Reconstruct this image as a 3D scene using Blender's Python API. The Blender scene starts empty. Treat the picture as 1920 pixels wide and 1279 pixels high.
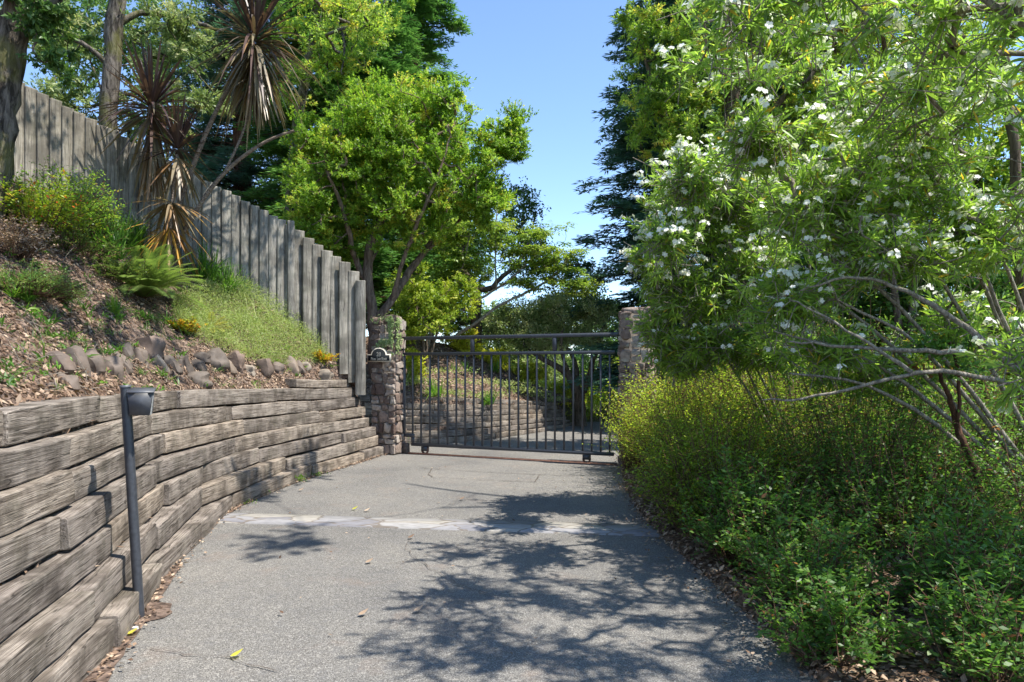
import bpy, math, random
import numpy as np
from mathutils import Vector, Matrix, noise
from mathutils.bvhtree import BVHTree
S = bpy.context.scene
# ------------------------------------------------------------------ camera
F = 1280.0; EYE = 1.55; HZ = 690.0; CX = 960.0
cd = bpy.data.cameras.new('camera'); cam = bpy.data.objects.new('camera', cd); S.collection.objects.link(cam)
cam.location = (0, 0, EYE); cam.rotation_euler = (math.radians(90), 0, 0)
cd.sensor_width = 36; cd.lens = 36 * F / 1920; cd.shift_y = (HZ - 639.5) / 1920; cd.clip_start = .05; cd.clip_end = 1500
S.camera = cam
# ------------------------------------------------------------------ light
EL = math.radians(62); AZ = math.radians(-20)           # sun stands to the right, a little towards the camera
SUN = Vector((math.cos(EL) * math.cos(AZ), math.cos(EL) * math.sin(AZ), math.sin(EL)))
ld = bpy.data.lights.new('sun', 'SUN'); sun = bpy.data.objects.new('sun', ld); S.collection.objects.link(sun)
ld.energy = 3.9; ld.angle = math.radians(.53); ld.color = (1, .955, .88)
sun.rotation_euler = (-SUN).to_track_quat('-Z', 'Y').to_euler(); sun.location = (20, -3, 40)
w = bpy.data.worlds.new('World'); S.world = w; w.use_nodes = True
wn = w.node_tree; bg = wn.nodes['Background']; sk = wn.nodes.new('ShaderNodeTexSky')
sk.sky_type = 'NISHITA'; sk.sun_disc = False; sk.sun_elevation = EL; sk.sun_rotation = math.radians(110)
sk.air_density = .8; sk.dust_density = .0; sk.ozone_density = 3.4
wn.links.new(sk.outputs[0], bg.inputs[0]); bg.inputs[1].default_value = .14
S.view_settings.view_transform = 'Standard'; S.view_settings.look = 'None'
S.view_settings.exposure = 1.3; S.view_settings.gamma = 1
C = S.cycles; C.max_bounces = 8; C.transparent_max_bounces = 4; C.diffuse_bounces = 5; C.glossy_bounces = 2; C.transmission_bounces = 4
rng = np.random.default_rng(7)
# ------------------------------------------------------------------ helpers
def at(px, py, Y): return np.array([(px - CX) / F * Y, Y, EYE - (py - HZ) / F * Y])
def gnd(px, py, z=0.0):
    Y = (EYE - z) * F / (py - HZ); return np.array([(px - CX) / F * Y, Y, z])
def tag(o, label=None, cat=None, group=None, kind=None):
    for k, v in (('label', label), ('category', cat), ('group', group), ('kind', kind)):
        if v: o[k] = v
    return o
def empty(name, loc, label, cat, group=None):
    o = bpy.data.objects.new(name, None); S.collection.objects.link(o); o.location = loc; o.empty_display_size = .2
    return tag(o, label, cat, group)
def mesh(name, V, Q, mat, parent=None, tint=None, smooth=True, loc=None, rot=None):
    """V: world points (n,3); Q: quads (m,4) or list of polygons; origin put at loc."""
    V = np.asarray(V, dtype=np.float32)
    me = bpy.data.meshes.new(name)
    if isinstance(Q, np.ndarray):
        Q = Q.astype(np.int32); m, k = Q.shape
        me.vertices.add(len(V)); me.loops.add(m * k); me.polygons.add(m)
        me.loops.foreach_set('vertex_index', Q.ravel())
        me.polygons.foreach_set('loop_start', np.arange(m, dtype=np.int32) * k)
    else:
        m = len(Q); me.vertices.add(len(V)); fl = [i for f in Q for i in f]
        me.loops.add(len(fl)); me.polygons.add(m); me.loops.foreach_set('vertex_index', fl)
        st = np.cumsum([0] + [len(f) for f in Q])[:-1]; me.polygons.foreach_set('loop_start', st.astype(np.int32))
    o = bpy.data.objects.new(name, me); S.collection.objects.link(o)
    if loc is None: loc = (0, 0, 0)
    if parent is not None:
        o.parent = parent; pl = np.array(parent.location)
        L = V - pl
        if rot is not None: raise ValueError
    else:
        mw = Matrix.Translation(Vector([float(a) for a in loc]))
        if rot is not None: mw = mw @ Matrix.Rotation(rot, 4, 'Z')
        inv = np.array(mw.inverted()); L = V @ inv[:3, :3].T + inv[:3, 3]
        o.location = Vector([float(a) for a in loc])
        if rot is not None: o.rotation_euler = (0, 0, rot)
    me.vertices.foreach_set('co', np.ascontiguousarray(L, dtype=np.float32).ravel())
    me.update(calc_edges=True); me.validate()
    if smooth: me.polygons.foreach_set('use_smooth', np.ones(len(me.polygons), dtype=bool))
    if smooth == 2: me.set_sharp_from_angle(angle=math.radians(24))
    if tint is not None:
        a = me.attributes.new('tint', 'FLOAT', 'FACE'); a.data.foreach_set('value', np.asarray(tint, dtype=np.float32))
    me.materials.append(mat)
    return o
class MB:
    """collects quads"""
    def __init__(s): s.V = []; s.Q = []; s.T = []; s.n = 0
    def add(s, V, Q, t=.5):
        V = np.asarray(V, float); Q = np.asarray(Q)
        s.V.append(V); s.Q.append(Q + s.n); s.T.append(np.broadcast_to(np.asarray(t, float), (len(Q),))); s.n += len(V)
    def build(s, name, mat, parent=None, **k):
        return mesh(name, np.concatenate(s.V), np.concatenate(s.Q), mat, parent, tint=np.concatenate(s.T), **k)
def nz(v): 
    v = np.asarray(v, float); return v / (np.linalg.norm(v, axis=-1, keepdims=True) + 1e-9)
def rdir(n): return nz(rng.normal(size=(n, 3)))
def box(mb, c, d, h=None, ax=None, t=.5, bev=.0):
    """box centre c, half sizes d, axes ax (3x3 rows)"""
    ax = np.eye(3) if ax is None else np.asarray(ax)
    if bev <= 0:
        s = np.array([[x, y, z] for z in (-1, 1) for x, y in ((-1, -1), (1, -1), (1, 1), (-1, 1))], float) * d
        V = np.asarray(c) + s @ ax
        mb.add(V, [[0, 3, 2, 1], [4, 5, 6, 7], [0, 1, 5, 4], [1, 2, 6, 5], [2, 3, 7, 6], [3, 0, 4, 7]], t); return
    d = np.asarray(d, float); V = []; R = []
    for (z, ins) in ((-1, bev), (-1, 0), (1, 0), (1, bev)):
        zz = z * d[2] + (bev if ins == 0 and z < 0 else (-bev if ins == 0 else 0))
        x, y = d[0] - ins, d[1] - ins
        ring = [(-x + bev, -y), (x - bev, -y), (x, -y + bev), (x, y - bev), (x - bev, y), (-x + bev, y), (-x, y - bev), (-x, -y + bev)]
        V += [(a, b, zz) for a, b in ring]
    V = np.asarray(c) + np.array(V) @ ax; Q = []
    for r in range(3):
        for i in range(8): Q.append([r * 8 + i, r * 8 + (i + 1) % 8, r * 8 + 8 + (i + 1) % 8, r * 8 + 8 + i])
    for b, fl in ((0, 1), (24, 0)):
        for q in ([0, 1, 2, 7], [7, 2, 3, 6], [6, 3, 4, 5]):
            q = [b + i for i in q]; Q.append(q[::-1] if fl else q)
    mb.add(V, Q, t)
def tube(mb, P, R, k=6, t=.5, rough=0):
    P = np.asarray(P, float); n = len(P); R = np.broadcast_to(np.asarray(R, float), (n,))
    T = nz(np.gradient(P, axis=0)); up = np.array([0.13, .21, .97]) if abs(T[:, 2]).mean() < .8 else np.array([.97, .2, .1])
    A = nz(np.cross(T, up)); B = np.cross(T, A)
    a = np.arange(k) * 2 * math.pi / k
    rr = R[:, None] * (1 + (rough * rng.normal(size=(n, k)) if rough else np.zeros((n, k))))
    V = P[:, None] + rr[..., None] * (np.cos(a)[None, :, None] * A[:, None] + np.sin(a)[None, :, None] * B[:, None])
    i = np.arange(n - 1)[:, None] * k; j = np.arange(k)[None]; j2 = (j + 1) % k
    Q = np.stack([i + j, i + j2, i + k + j2, i + k + j], -1).reshape(-1, 4)
    mb.add(V.reshape(-1, 3), Q, t)
def smoothp(P, n=3):
    P = np.asarray(P, float)
    for _ in range(n):
        Q = np.empty((2 * len(P), P.shape[1])); Q[0::2] = P; Q[1::2] = P
        A = .75 * P[:-1] + .25 * P[1:]; B = .25 * P[:-1] + .75 * P[1:]
        Q = np.empty((2 * len(A) + 2, P.shape[1])); Q[0] = P[0]; Q[-1] = P[-1]; Q[1:-1:2] = A; Q[2:-1:2] = B; P = Q
    return P
def leafq(mb, P, D, N, L, W, t, rows=1, droop=0.0, wid=(.16, 1, .8, .05), fold=.12):
    """leaf blades. rows==1: one folded quad; rows==3: strip of three quads"""
    n = len(P); D = nz(D); Sd = nz(np.cross(D, N)); N = np.cross(Sd, D)
    L = np.broadcast_to(np.asarray(L, float), (n,))[:, None]; W = np.broadcast_to(np.asarray(W, float), (n,))[:, None]
    t = np.broadcast_to(np.asarray(t, float), (n,))
    if rows == 1:
        m = P + D * L * .45
        V = np.stack([P, m + Sd * W * .5 + N * W * fold, P + D * L + np.array([0, 0, -1]) * L * droop, m - Sd * W * .5 + N * W * fold], 1)
        mb.add(V.reshape(-1, 3), np.arange(4 * n).reshape(-1, 4), t); return
    wid = np.asarray(wid); k = len(wid); s = np.linspace(0, 1, k)
    Dr = np.broadcast_to(np.asarray(droop, float).reshape(-1, 1) if np.ndim(droop) else np.full((1, 1), droop), (n, 1))
    V = np.empty((n, k, 2, 3))
    for i in range(k):
        c = P + D * L * s[i] + np.array([0, 0, -1.]) * L * Dr * s[i] ** 2
        V[:, i, 0] = c + Sd * W * .5 * wid[i]; V[:, i, 1] = c - Sd * W * .5 * wid[i]
    b = (np.arange(n) * 2 * k)[:, None, None]; r = (np.arange(k - 1) * 2)[None, :, None]
    Q = (b + r + np.array([0, 1, 3, 2])[None, None]).reshape(-1, 4)
    mb.add(V.reshape(-1, 3), Q, np.repeat(t, k - 1))
def rockv(c, d, seed, ax=None, n=4, rnd=.65, amp=.12, cut=0):
    """rounded irregular stone: returns V, Q"""
    V = []; Q = []; g = np.linspace(-1, 1, n + 1)
    for a in range(3):
        for s in (-1, 1):
            b = len(V)
            for i in g:
                for j in g:
                    p = np.zeros(3); p[a] = s; p[(a + 1) % 3] = i; p[(a + 2) % 3] = j; V.append(p)
            for i in range(n):
                for j in range(n):
                    q = [b + i * (n + 1) + j, b + (i + 1) * (n + 1) + j, b + (i + 1) * (n + 1) + j + 1, b + i * (n + 1) + j + 1]
                    Q.append(q if s > 0 else q[::-1])
    V = np.array(V); sp = nz(V); V = V * (1 - rnd) * .85 + sp * rnd
    off = Vector((seed * 3.7, seed * 1.3, seed * 7.1))
    dd = np.array([noise.noise(Vector(p) * 1.1 + off) * 1.4 + .5 * noise.noise(Vector(p) * 2.9 + off) for p in V])
    V = V * (1 + amp * dd[:, None] * 1.6)
    V = V * np.asarray(d)
    if ax is not None: V = V @ np.asarray(ax)
    return V + np.asarray(c), np.array(Q)
def rotz(a): return np.array([[math.cos(a), math.sin(a), 0], [-math.sin(a), math.cos(a), 0], [0, 0, 1.]])
# ------------------------------------------------------------------ materials
def nmat(name):
    m = bpy.data.materials.new(name); m.use_nodes = True; nt = m.node_tree; b = nt.nodes['Principled BSDF']; return m, nt, b
def N(nt, typ, **k):
    n = nt.nodes.new('ShaderNode' + typ)
    for a, v in k.items():
        if a.startswith('i_'):
            key = a[2:]; key = int(key) if key.isdigit() else key.replace('_', ' ')
            n.inputs[key].default_value = v
        else: setattr(n, a, v)
    return n
def ramp(nt, fac, stops, interp='LINEAR'):
    r = nt.nodes.new('ShaderNodeValToRGB'); e = r.color_ramp.elements; r.color_ramp.interpolation = interp
    while len(e) < len(stops): e.new(.5)
    for x, (p, c) in zip(e, stops):
        x.position = p; x.color = (c, c, c, 1) if isinstance(c, (int, float)) else (*c, 1)
    nt.links.new(fac, r.inputs[0]); return r.outputs[0]
def mix(nt, f, a, b, typ='MIX'):
    m = nt.nodes.new('ShaderNodeMix'); m.data_type = 'RGBA'; m.blend_type = typ
    for i, v in ((0, f), (6, a), (7, b)):
        if isinstance(v, bpy.types.NodeSocket): nt.links.new(v, m.inputs[i])
        elif i == 0: m.inputs[0].default_value = v
        else: m.inputs[i].default_value = (*v, 1) if not isinstance(v, (int, float)) else (v, v, v, 1)
    return m.outputs[2]
def coords(nt, kind='Object', scale=(1, 1, 1), rand=False):
    tc = nt.nodes.new('ShaderNodeTexCoord'); mp = nt.nodes.new('ShaderNodeMapping'); mp.inputs['Scale'].default_value = scale
    src = tc.outputs[kind]
    if rand:
        oi = nt.nodes.new('ShaderNodeObjectInfo'); ad = N(nt, 'VectorMath', operation='MULTIPLY_ADD')
        cb = N(nt, 'CombineXYZ'); 
        for i in range(3): nt.links.new(oi.outputs['Random'], cb.inputs[i])
        nt.links.new(cb.outputs[0], ad.inputs[0]); ad.inputs[1].default_value = (37, 19, 53); nt.links.new(src, ad.inputs[2]); src = ad.outputs[0]
    nt.links.new(src, mp.inputs[0]); return mp.outputs[0]
def noi(nt, v, sc, det=4, ro=.55, dist=0):
    n = N(nt, 'TexNoise'); n.inputs['Scale'].default_value = sc; n.inputs['Detail'].default_value = det
    n.inputs['Roughness'].default_value = ro; n.inputs['Distortion'].default_value = dist; nt.links.new(v, n.inputs['Vector']); return n.outputs[0]
def bump(nt, b, h, st=.4, d=.01):
    n = N(nt, 'Bump'); n.inputs['Strength'].default_value = st; n.inputs['Distance'].default_value = d
    nt.links.new(h, n.inputs['Height']); nt.links.new(n.outputs[0], b.inputs['Normal'])
def leafmat(name, stops, trans=.35, rough=.45, spec=.35, tcol=1.5):
    m, nt, b = nmat(name); at_ = N(nt, 'Attribute', attribute_name='tint')
    c = ramp(nt, at_.outputs['Fac'], stops); nt.links.new(c, b.inputs['Base Color'])
    b.inputs['Roughness'].default_value = rough; b.inputs['Specular IOR Level'].default_value = spec
    tr = N(nt, 'BsdfTranslucent'); nt.links.new(mix(nt, 1, c, (tcol * 1.0, tcol * 1.08, tcol * .65), 'MULTIPLY'), tr.inputs[0])
    mx = N(nt, 'MixShader'); mx.inputs[0].default_value = trans
    nt.links.new(b.outputs[0], mx.inputs[1]); nt.links.new(tr.outputs[0], mx.inputs[2])
    nt.links.new(mx.outputs[0], nt.nodes['Material Output'].inputs[0]); return m
def plain(name, col, rough=.6, metal=0, var=.25, sc=30, bmp=0, spec=.5):
    m, nt, b = nmat(name); v = coords(nt, 'Object'); n = noi(nt, v, sc)
    c = np.array(col); nt.links.new(ramp(nt, n, [(.3, tuple(c * (1 - var))), (.7, tuple(c * (1 + var)))]), b.inputs['Base Color'])
    b.inputs['Roughness'].default_value = rough; b.inputs['Metallic'].default_value = metal; b.inputs['Specular IOR Level'].default_value = spec
    if bmp: bump(nt, b, n, bmp, .01)
    return m
def woodmat(name, dark, mid, light, green=0, gscale=(1.3, 17, 17), axis='x'):
    m, nt, b = nmat(name); sc = gscale if axis == 'x' else (gscale[1], gscale[2], gscale[0])
    v = coords(nt, 'Object', sc, True); g = noi(nt, v, 1.6, 7, .62, .5)
    v2 = coords(nt, 'Object', tuple(a * 5 if a > 5 else a * 1.5 for a in sc), True); g2 = noi(nt, v2, 1.5, 4, .6)
    v3 = coords(nt, 'Object', (1, 1, 1), True); p = noi(nt, v3, 3.3, 4, .6)
    c = ramp(nt, g, [(.30, dark), (.42, mid), (.55, light), (.72, mid)])
    c = mix(nt, .55, c, ramp(nt, g2, [(.35, .45), (.55, 1.0), (.7, 1.25)]), 'MULTIPLY')
    c = mix(nt, ramp(nt, p, [(.42, 0.0), (.62, .85)]), c, tuple(np.array(mid) * .5))
    c = mix(nt, ramp(nt, noi(nt, coords(nt, 'Object', (2.5, .6, 1) if axis == 'x' else (1, 1, .4), True), 2.2, 3), [(.5, 0.0), (.7, .5)]), c, tuple(np.array(light) * 1.05))
    ck = noi(nt, coords(nt, 'Object', (.35, 14, 14) if axis == 'x' else (14, 14, .35), True), 2.4, 2, .4); c = mix(nt, ramp(nt, ck, [(.485, 0.), (.497, .85), (.503, .85), (.515, 0.)]), c, tuple(np.array(dark) * .5))
    oi = N(nt, 'ObjectInfo'); c = mix(nt, 1, c, ramp(nt, oi.outputs['Random'], [(0, (.8, .78, .78)), (.5, (1.02, 1, .97)), (1, (1.2, 1.13, 1.03))]), 'MULTIPLY')
    if green: c = mix(nt, ramp(nt, noi(nt, v3, 5, 3), [(.5, 0.), (.75, green)]), c, (.12, .15, .07))
    nt.links.new(c, b.inputs['Base Color']); b.inputs['Roughness'].default_value = .85; b.inputs['Specular IOR Level'].default_value = .2
    ad = N(nt, 'Math', operation='ADD'); nt.links.new(g, ad.inputs[0]); nt.links.new(g2, ad.inputs[1]); bump(nt, b, ad.outputs[0], .7, .012)
    return m
MAT = {}
# timber sleepers, with growth-ring figure
MAT['timber'] = woodmat('sleeper_wood', (.045, .036, .03), (.175, .146, .12), (.355, .31, .265), .08, gscale=(1.3, 26, 26))
MAT['fence'] = woodmat('fence_wood', (.11, .103, .09), (.22, .208, .182), (.34, .322, .285), .12, axis='z')
def asphalt():
    m, nt, b = nmat('asphalt'); v = coords(nt, 'Object')
    vo = N(nt, 'TexVoronoi'); vo.inputs['Scale'].default_value = 210; nt.links.new(v, vo.inputs['Vector'])
    vo2 = N(nt, 'TexVoronoi'); vo2.inputs['Scale'].default_value = 75; nt.links.new(v, vo2.inputs['Vector'])
    sp = N(nt, 'SeparateColor'); nt.links.new(vo.outputs['Color'], sp.inputs[0])
    sp2 = N(nt, 'SeparateColor'); nt.links.new(vo2.outputs['Color'], sp2.inputs[0])
    c = ramp(nt, sp.outputs[0], [(0, (.08, .075, .068)), (.45, (.148, .141, .129)), (.8, (.20, .19, .175)), (1, (.34, .325, .297))])
    c = mix(nt, ramp(nt, sp2.outputs[1], [(.94, 0.), (.985, .45)]), c, (.36, .34, .31))
    big = noi(nt, v, .7, 5, .6); c = mix(nt, 1, c, ramp(nt, big, [(.3, (.76, .76, .77)), (.5, (1, .99, .97)), (.7, (1.16, 1.13, 1.08))]), 'MULTIPLY')
    st = noi(nt, v, 2.3, 6, .68, .4); c = mix(nt, ramp(nt, st, [(.56, 0.), (.74, .38)]), c, (.23, .165, .125))
    md = noi(nt, v, 9, 5, .7); c = mix(nt, ramp(nt, md, [(.3, .35), (.5, 0.)]), c, (.11, .11, .115))
    nt.links.new(c, b.inputs['Base Color']); b.inputs['Roughness'].default_value = .9; b.inputs['Specular IOR Level'].default_value = .25
    ad = N(nt, 'Math', operation='MULTIPLY_ADD'); nt.links.new(md, ad.inputs[0]); ad.inputs[1].default_value = 1.5; nt.links.new(vo.outputs['Distance'], ad.inputs[2])
    bump(nt, b, ad.outputs[0], .55, .006); return m
MAT['asphalt'] = asphalt()
def soil(name, stops, sc=6, bm=.8):
    m, nt, b = nmat(name); v = coords(nt, 'Object'); n = noi(nt, v, sc, 9, .7, .3)
    vo = N(nt, 'TexVoronoi'); vo.inputs['Scale'].default_value = 26; nt.links.new(v, vo.inputs['Vector'])
    sp = N(nt, 'SeparateColor'); nt.links.new(vo.outputs['Color'], sp.inputs[0])
    c = ramp(nt, n, stops); c = mix(nt, .6, c, ramp(nt, sp.outputs[0], [(0, .45), (.6, 1.), (1, 1.7)]), 'MULTIPLY')
    nt.links.new(c, b.inputs['Base Color']); b.inputs['Roughness'].default_value = .95; b.inputs['Specular IOR Level'].default_value = .15
    ad = N(nt, 'Math', operation='ADD'); nt.links.new(n, ad.inputs[0]); nt.links.new(vo.outputs['Distance'], ad.inputs[1]); bump(nt, b, ad.outputs[0], bm, .04); return m
MAT['soil'] = soil('bank_soil', [(.3, (.06, .042, .032)), (.5, (.15, .105, .08)), (.7, (.27, .20, .155))])
MAT['duff'] = soil('forest_duff', [(.3, (.05, .034, .022)), (.5, (.13, .085, .055)), (.7, (.24, .16, .10))], 9)
MAT['ground'] = soil('dry_ground', [(.3, (.05, .055, .02)), (.5, (.10, .10, .035)), (.7, (.16, .145, .06))], 3)
def stone():
    m, nt, b = nmat('field_stone'); v = coords(nt, 'Object'); a = N(nt, 'Attribute', attribute_name='tint')
    c = ramp(nt, a.outputs['Fac'], [(0, (.11, .075, .06)), (.35, (.19, .14, .112)), (.65, (.27, .205, .165)), (1, (.35, .30, .25))])
    n = noi(nt, v, 17, 7, .65); c = mix(nt, 1, c, ramp(nt, n, [(.3, .55), (.5, 1.), (.72, 1.35)]), 'MULTIPLY')
    li = noi(nt, v, 7, 5, .7); c = mix(nt, ramp(nt, li, [(.58, 0.), (.68, .6)]), c, (.36, .35, .28))
    nt.links.new(c, b.inputs['Base Color']); b.inputs['Roughness'].default_value = .9; b.inputs['Specular IOR Level'].default_value = .2; bump(nt, b, n, .6, .02); return m
MAT['stone'] = stone()
def flag():
    m, nt, b = nmat('flagstone'); v = coords(nt, 'Object', (1, 2.2, 1)); wv = noi(nt, v, 3, 2)
    ad = N(nt, 'VectorMath', operation='MULTIPLY_ADD'); nt.links.new(wv, ad.inputs[0]); ad.inputs[1].default_value = (.3, .3, 0); nt.links.new(v, ad.inputs[2])
    outs = []
    for f in ('F1', 'DISTANCE_TO_EDGE'):
        vo = N(nt, 'TexVoronoi', feature=f); vo.inputs['Scale'].default_value = 2.4; nt.links.new(ad.outputs[0], vo.inputs['Vector']); outs.append(vo)
    sp = N(nt, 'SeparateColor'); nt.links.new(outs[0].outputs['Color'], sp.inputs[0])
    c = ramp(nt, sp.outputs[0], [(0, (.20, .192, .20)), (.3, (.26, .25, .248)), (.6, (.30, .285, .268)), (.8, (.33, .305, .265))], 'CONSTANT')
    n = noi(nt, coords(nt, 'Object', (1, 3, 1)), 9, 6, .65); c = mix(nt, .8, c, ramp(nt, n, [(.3, .65), (.55, 1.), (.8, 1.2)]), 'MULTIPLY')
    c = mix(nt, ramp(nt, outs[1].outputs['Distance'], [(.015, 1.), (.04, 0.)]), c, (.15, .125, .10))
    nt.links.new(c, b.inputs['Base Color']); b.inputs['Roughness'].default_value = .8; bump(nt, b, n, .3, .01); return m
MAT['flag'] = flag()
def bark(name, d, l, moss=0, sc=(9, 9, 2.2)):
    m, nt, b = nmat(name); v = coords(nt, 'Object', sc); n = noi(nt, v, 2.2, 7, .65, .6); v2 = coords(nt, 'Object')
    c = ramp(nt, n, [(.40, d), (.52, tuple((np.array(d) + np.array(l)) / 2)), (.68, l)])
    if moss: c = mix(nt, ramp(nt, noi(nt, v2, 3, 5), [(.48, 0.), (.6, moss)]), c, (.13, .13, .03))
    nt.links.new(c, b.inputs['Base Color']); b.inputs['Roughness'].default_value = .92; b.inputs['Specular IOR Level'].default_value = .15; bump(nt, b, n, 1, .03); return m
MAT['bark_oak'] = bark('oak_bark', (.03, .025, .02), (.21, .18, .15), .55)
MAT['bark_brown'] = bark('brown_bark', (.06, .045, .03), (.20, .155, .115))
MAT['bark_red'] = bark('red_bark', (.05, .026, .015), (.15, .08, .05))
MAT['bark_pale'] = bark('pale_bark', (.16, .14, .11), (.42, .37, .30), sc=(20, 20, 6))
MAT['bark_arb'] = bark('arbutus_bark', (.10, .07, .05), (.27, .20, .145))
MAT['stem'] = bark('shrub_stem', (.09, .05, .03), (.22, .13, .08))
MAT['metal'] = plain('gate_paint', (.042, .045, .052), .42, .0, .25, 40, .05)
MAT['rust'] = plain('rusty_steel', (.21, .105, .07), .85, 0, .4, 30, .2)
MAT['grey'] = plain('grey_plastic', (.075, .078, .086), .5, 0, .2, 20, .05)
MAT['scratch'] = plain('worn_paint', (.42, .42, .40), .6, 0, .4, 60)
MAT['black'] = plain('sign_black', (.012, .015, .017), .85, 0, .25, 80, spec=.15)
MAT['cream'] = plain('sign_cream', (.50, .45, .36), .6, 0, .15, 80)
MAT['crack'] = plain('crack_dirt', (.085, .068, .055), .95, 0, .5, 20)
MAT['pebble'] = plain('white_pebble', (.62, .62, .60), .5, 0, .15, 60)
MAT['mortar'] = plain('mortar', (.17, .145, .12), .95, 0, .4, 25, .5)
G = dict(
 litter=leafmat('dead_leaves', [(0, (.05, .03, .02)), (.35, (.13, .078, .05)), (.7, (.29, .195, .13)), (1, (.50, .38, .27))], .1, .7, .2),
 arb=leafmat('arbutus_leaf', [(0, (.085, .16, .02)), (.5, (.19, .31, .035)), (.85, (.33, .43, .06)), (1, (.48, .42, .07))], .45, tcol=1.9),
 bay=leafmat('bay_leaf', [(0, (.08, .13, .022)), (.5, (.20, .30, .045)), (.85, (.34, .42, .07)), (1, (.46, .36, .07))], .48, tcol=2.1),
 pale=leafmat('pale_oak_leaf', [(0, (.09, .14, .045)), (.5, (.19, .26, .08)), (.9, (.32, .38, .15)), (1, (.42, .42, .22))]),
 redw=leafmat('redwood_needles', [(0, (.035, .095, .03)), (.5, (.085, .20, .05)), (1, (.17, .31, .08))], .25, .5, .25),
 redb=leafmat('cedar_needles', [(0, (.05, .105, .085)), (.5, (.095, .195, .14)), (1, (.16, .29, .19))], .22, .5, .25),
 dark=leafmat('dark_oak_leaf', [(0, (.035, .085, .022)), (.5, (.085, .17, .04)), (1, (.16, .26, .06))], .3),
 maple=leafmat('maple_leaf', [(0, (.11, .19, .03)), (.5, (.20, .30, .045)), (1, (.36, .41, .07))], .38),
 lime=leafmat('lime_leaf', [(0, (.14, .22, .02)), (.5, (.27, .36, .035)), (1, (.46, .48, .06))], .38),
 yellow=leafmat('yellow_leaf', [(0, (.28, .32, .02)), (.5, (.50, .50, .04)), (1, (.66, .60, .09))], .4),
 olive=leafmat('oleander_leaf', [(0, (.09, .16, .035)), (.5, (.20, .31, .055)), (.93, (.34, .45, .08)), (.97, (.42, .36, .04)), (1, (.48, .32, .04))], .46, .38, .5, 2.0),
 abel=leafmat('shrub_leaf', [(0, (.045, .10, .022)), (.5, (.11, .22, .04)), (.9, (.22, .34, .055)), (.96, (.34, .32, .05)), (1, (.24, .10, .045))], .45, .42, .4, 1.8),
 coton=leafmat('lime_shrub_leaf', [(0, (.12, .18, .02)), (.5, (.26, .36, .035)), (.85, (.42, .48, .05)), (1, (.38, .25, .05))], .46, tcol=1.9),
 cord=leafmat('cordyline_leaf', [(0, (.05, .028, .026)), (.3, (.105, .06, .05)), (.5, (.17, .145, .085)), (.62, (.26, .205, .125)), (.8, (.30, .15, .055)), (1, (.60, .34, .05))], .22, .4, .5),
 fern=leafmat('fern_leaf', [(0, (.08, .135, .03)), (.6, (.165, .235, .06)), (1, (.42, .38, .08))], .4),
 grass=leafmat('grass_blade', [(0, (.05, .12, .02)), (.5, (.11, .24, .03)), (1, (.25, .36, .05))], .35),
 pgrass=leafmat('pale_grass', [(0, (.19, .25, .07)), (.5, (.33, .40, .13)), (.9, (.46, .50, .21)), (1, (.55, .45, .28))], .4),
 juni=leafmat('juniper_leaf', [(0, (.06, .14, .03)), (.6, (.14, .27, .06)), (1, (.32, .36, .09))], .3),
 orange=leafmat('orange_leaf', [(0, (.12, .24, .02)), (.5, (.34, .38, .03)), (.8, (.60, .36, .03)), (1, (.55, .13, .02))], .35),
 flower=leafmat('white_petal', [(0, (.80, .80, .76)), (1, (.90, .90, .87))], .3, .5, .2, 1.0),
 ivy=leafmat('ivy_leaf', [(0, (.12, .19, .06)), (.6, (.26, .34, .13)), (1, (.42, .48, .24))], .3),
)
# ------------------------------------------------------------------ terrain and paving
class Path:
    def __init__(s, pts, n=3):
        s.P = smoothp(pts, n); d = np.linalg.norm(np.diff(s.P[:, :2], axis=0), axis=1); s.s = np.concatenate([[0], np.cumsum(d)]); s.L = s.s[-1]
    def __call__(s, x):
        x = np.asarray(x, float); return np.stack([np.interp(x, s.s, s.P[:, i]) for i in range(s.P.shape[1])], -1)
    def tan(s, x):
        a = s(np.clip(np.asarray(x) + .15, 0, s.L)) - s(np.clip(np.asarray(x) - .15, 0, s.L)); a = a[..., :2]; return a / (np.linalg.norm(a, axis=-1, keepdims=True) + 1e-9)
    def left(s, x):
        t = s.tan(x); return np.stack([-t[..., 1], t[..., 0]], -1)
W1 = Path([(-1.7, .6), (-1.78, 1.8), (-2.08, 3.37), (-2.36, 4.35), (-2.74, 5.6), (-3.06, 6.96), (-3.06, 8.2), (-2.93, 9.4), (-2.62, 10.7), (-2.36, 11.9), (-2.3, 12.25)])
W2 = Path([(-3.6, 13.85), (-2.6, 13.82), (-1.75, 13.85), (-1.2, 14.0), (-.55, 14.7), (.37, 16.0), (1.0, 17.0), (1.65, 18.4)])
SB = .07
def ztop1(s): return np.interp(s, [0, 4.5, 8, 10.5, 13], [1.36, 1.36, 1.30, 1.23, 1.22])
def grid(A, mat, name, **k):
    n, m = A.shape[:2]; i = np.arange(n - 1)[:, None] * m; j = np.arange(m - 1)[None]
    Q = np.stack([i + j, i + j + 1, i + m + j + 1, i + m + j], -1).reshape(-1, 4)
    return mesh(name, A.reshape(-1, 3), Q, mat, **k)
def nzz(x, y, s, a): return a * noise.noise(Vector((x * s, y * s, 3.3)))
# ground far and wide
ga = []; rads = [0, 4, 9, 16, 26, 45, 80, 160, 400, 900]
for r in rads: ga.append([(r * math.cos(a) , 8 + r * math.sin(a), -.07 - (0 if r < 25 else min(6, (r - 25) * .05))) for a in np.linspace(0, 2 * math.pi, 49)])
tag(grid(np.array(ga)[:, ::-1], MAT['ground'], 'ground'), kind='structure')
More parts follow.
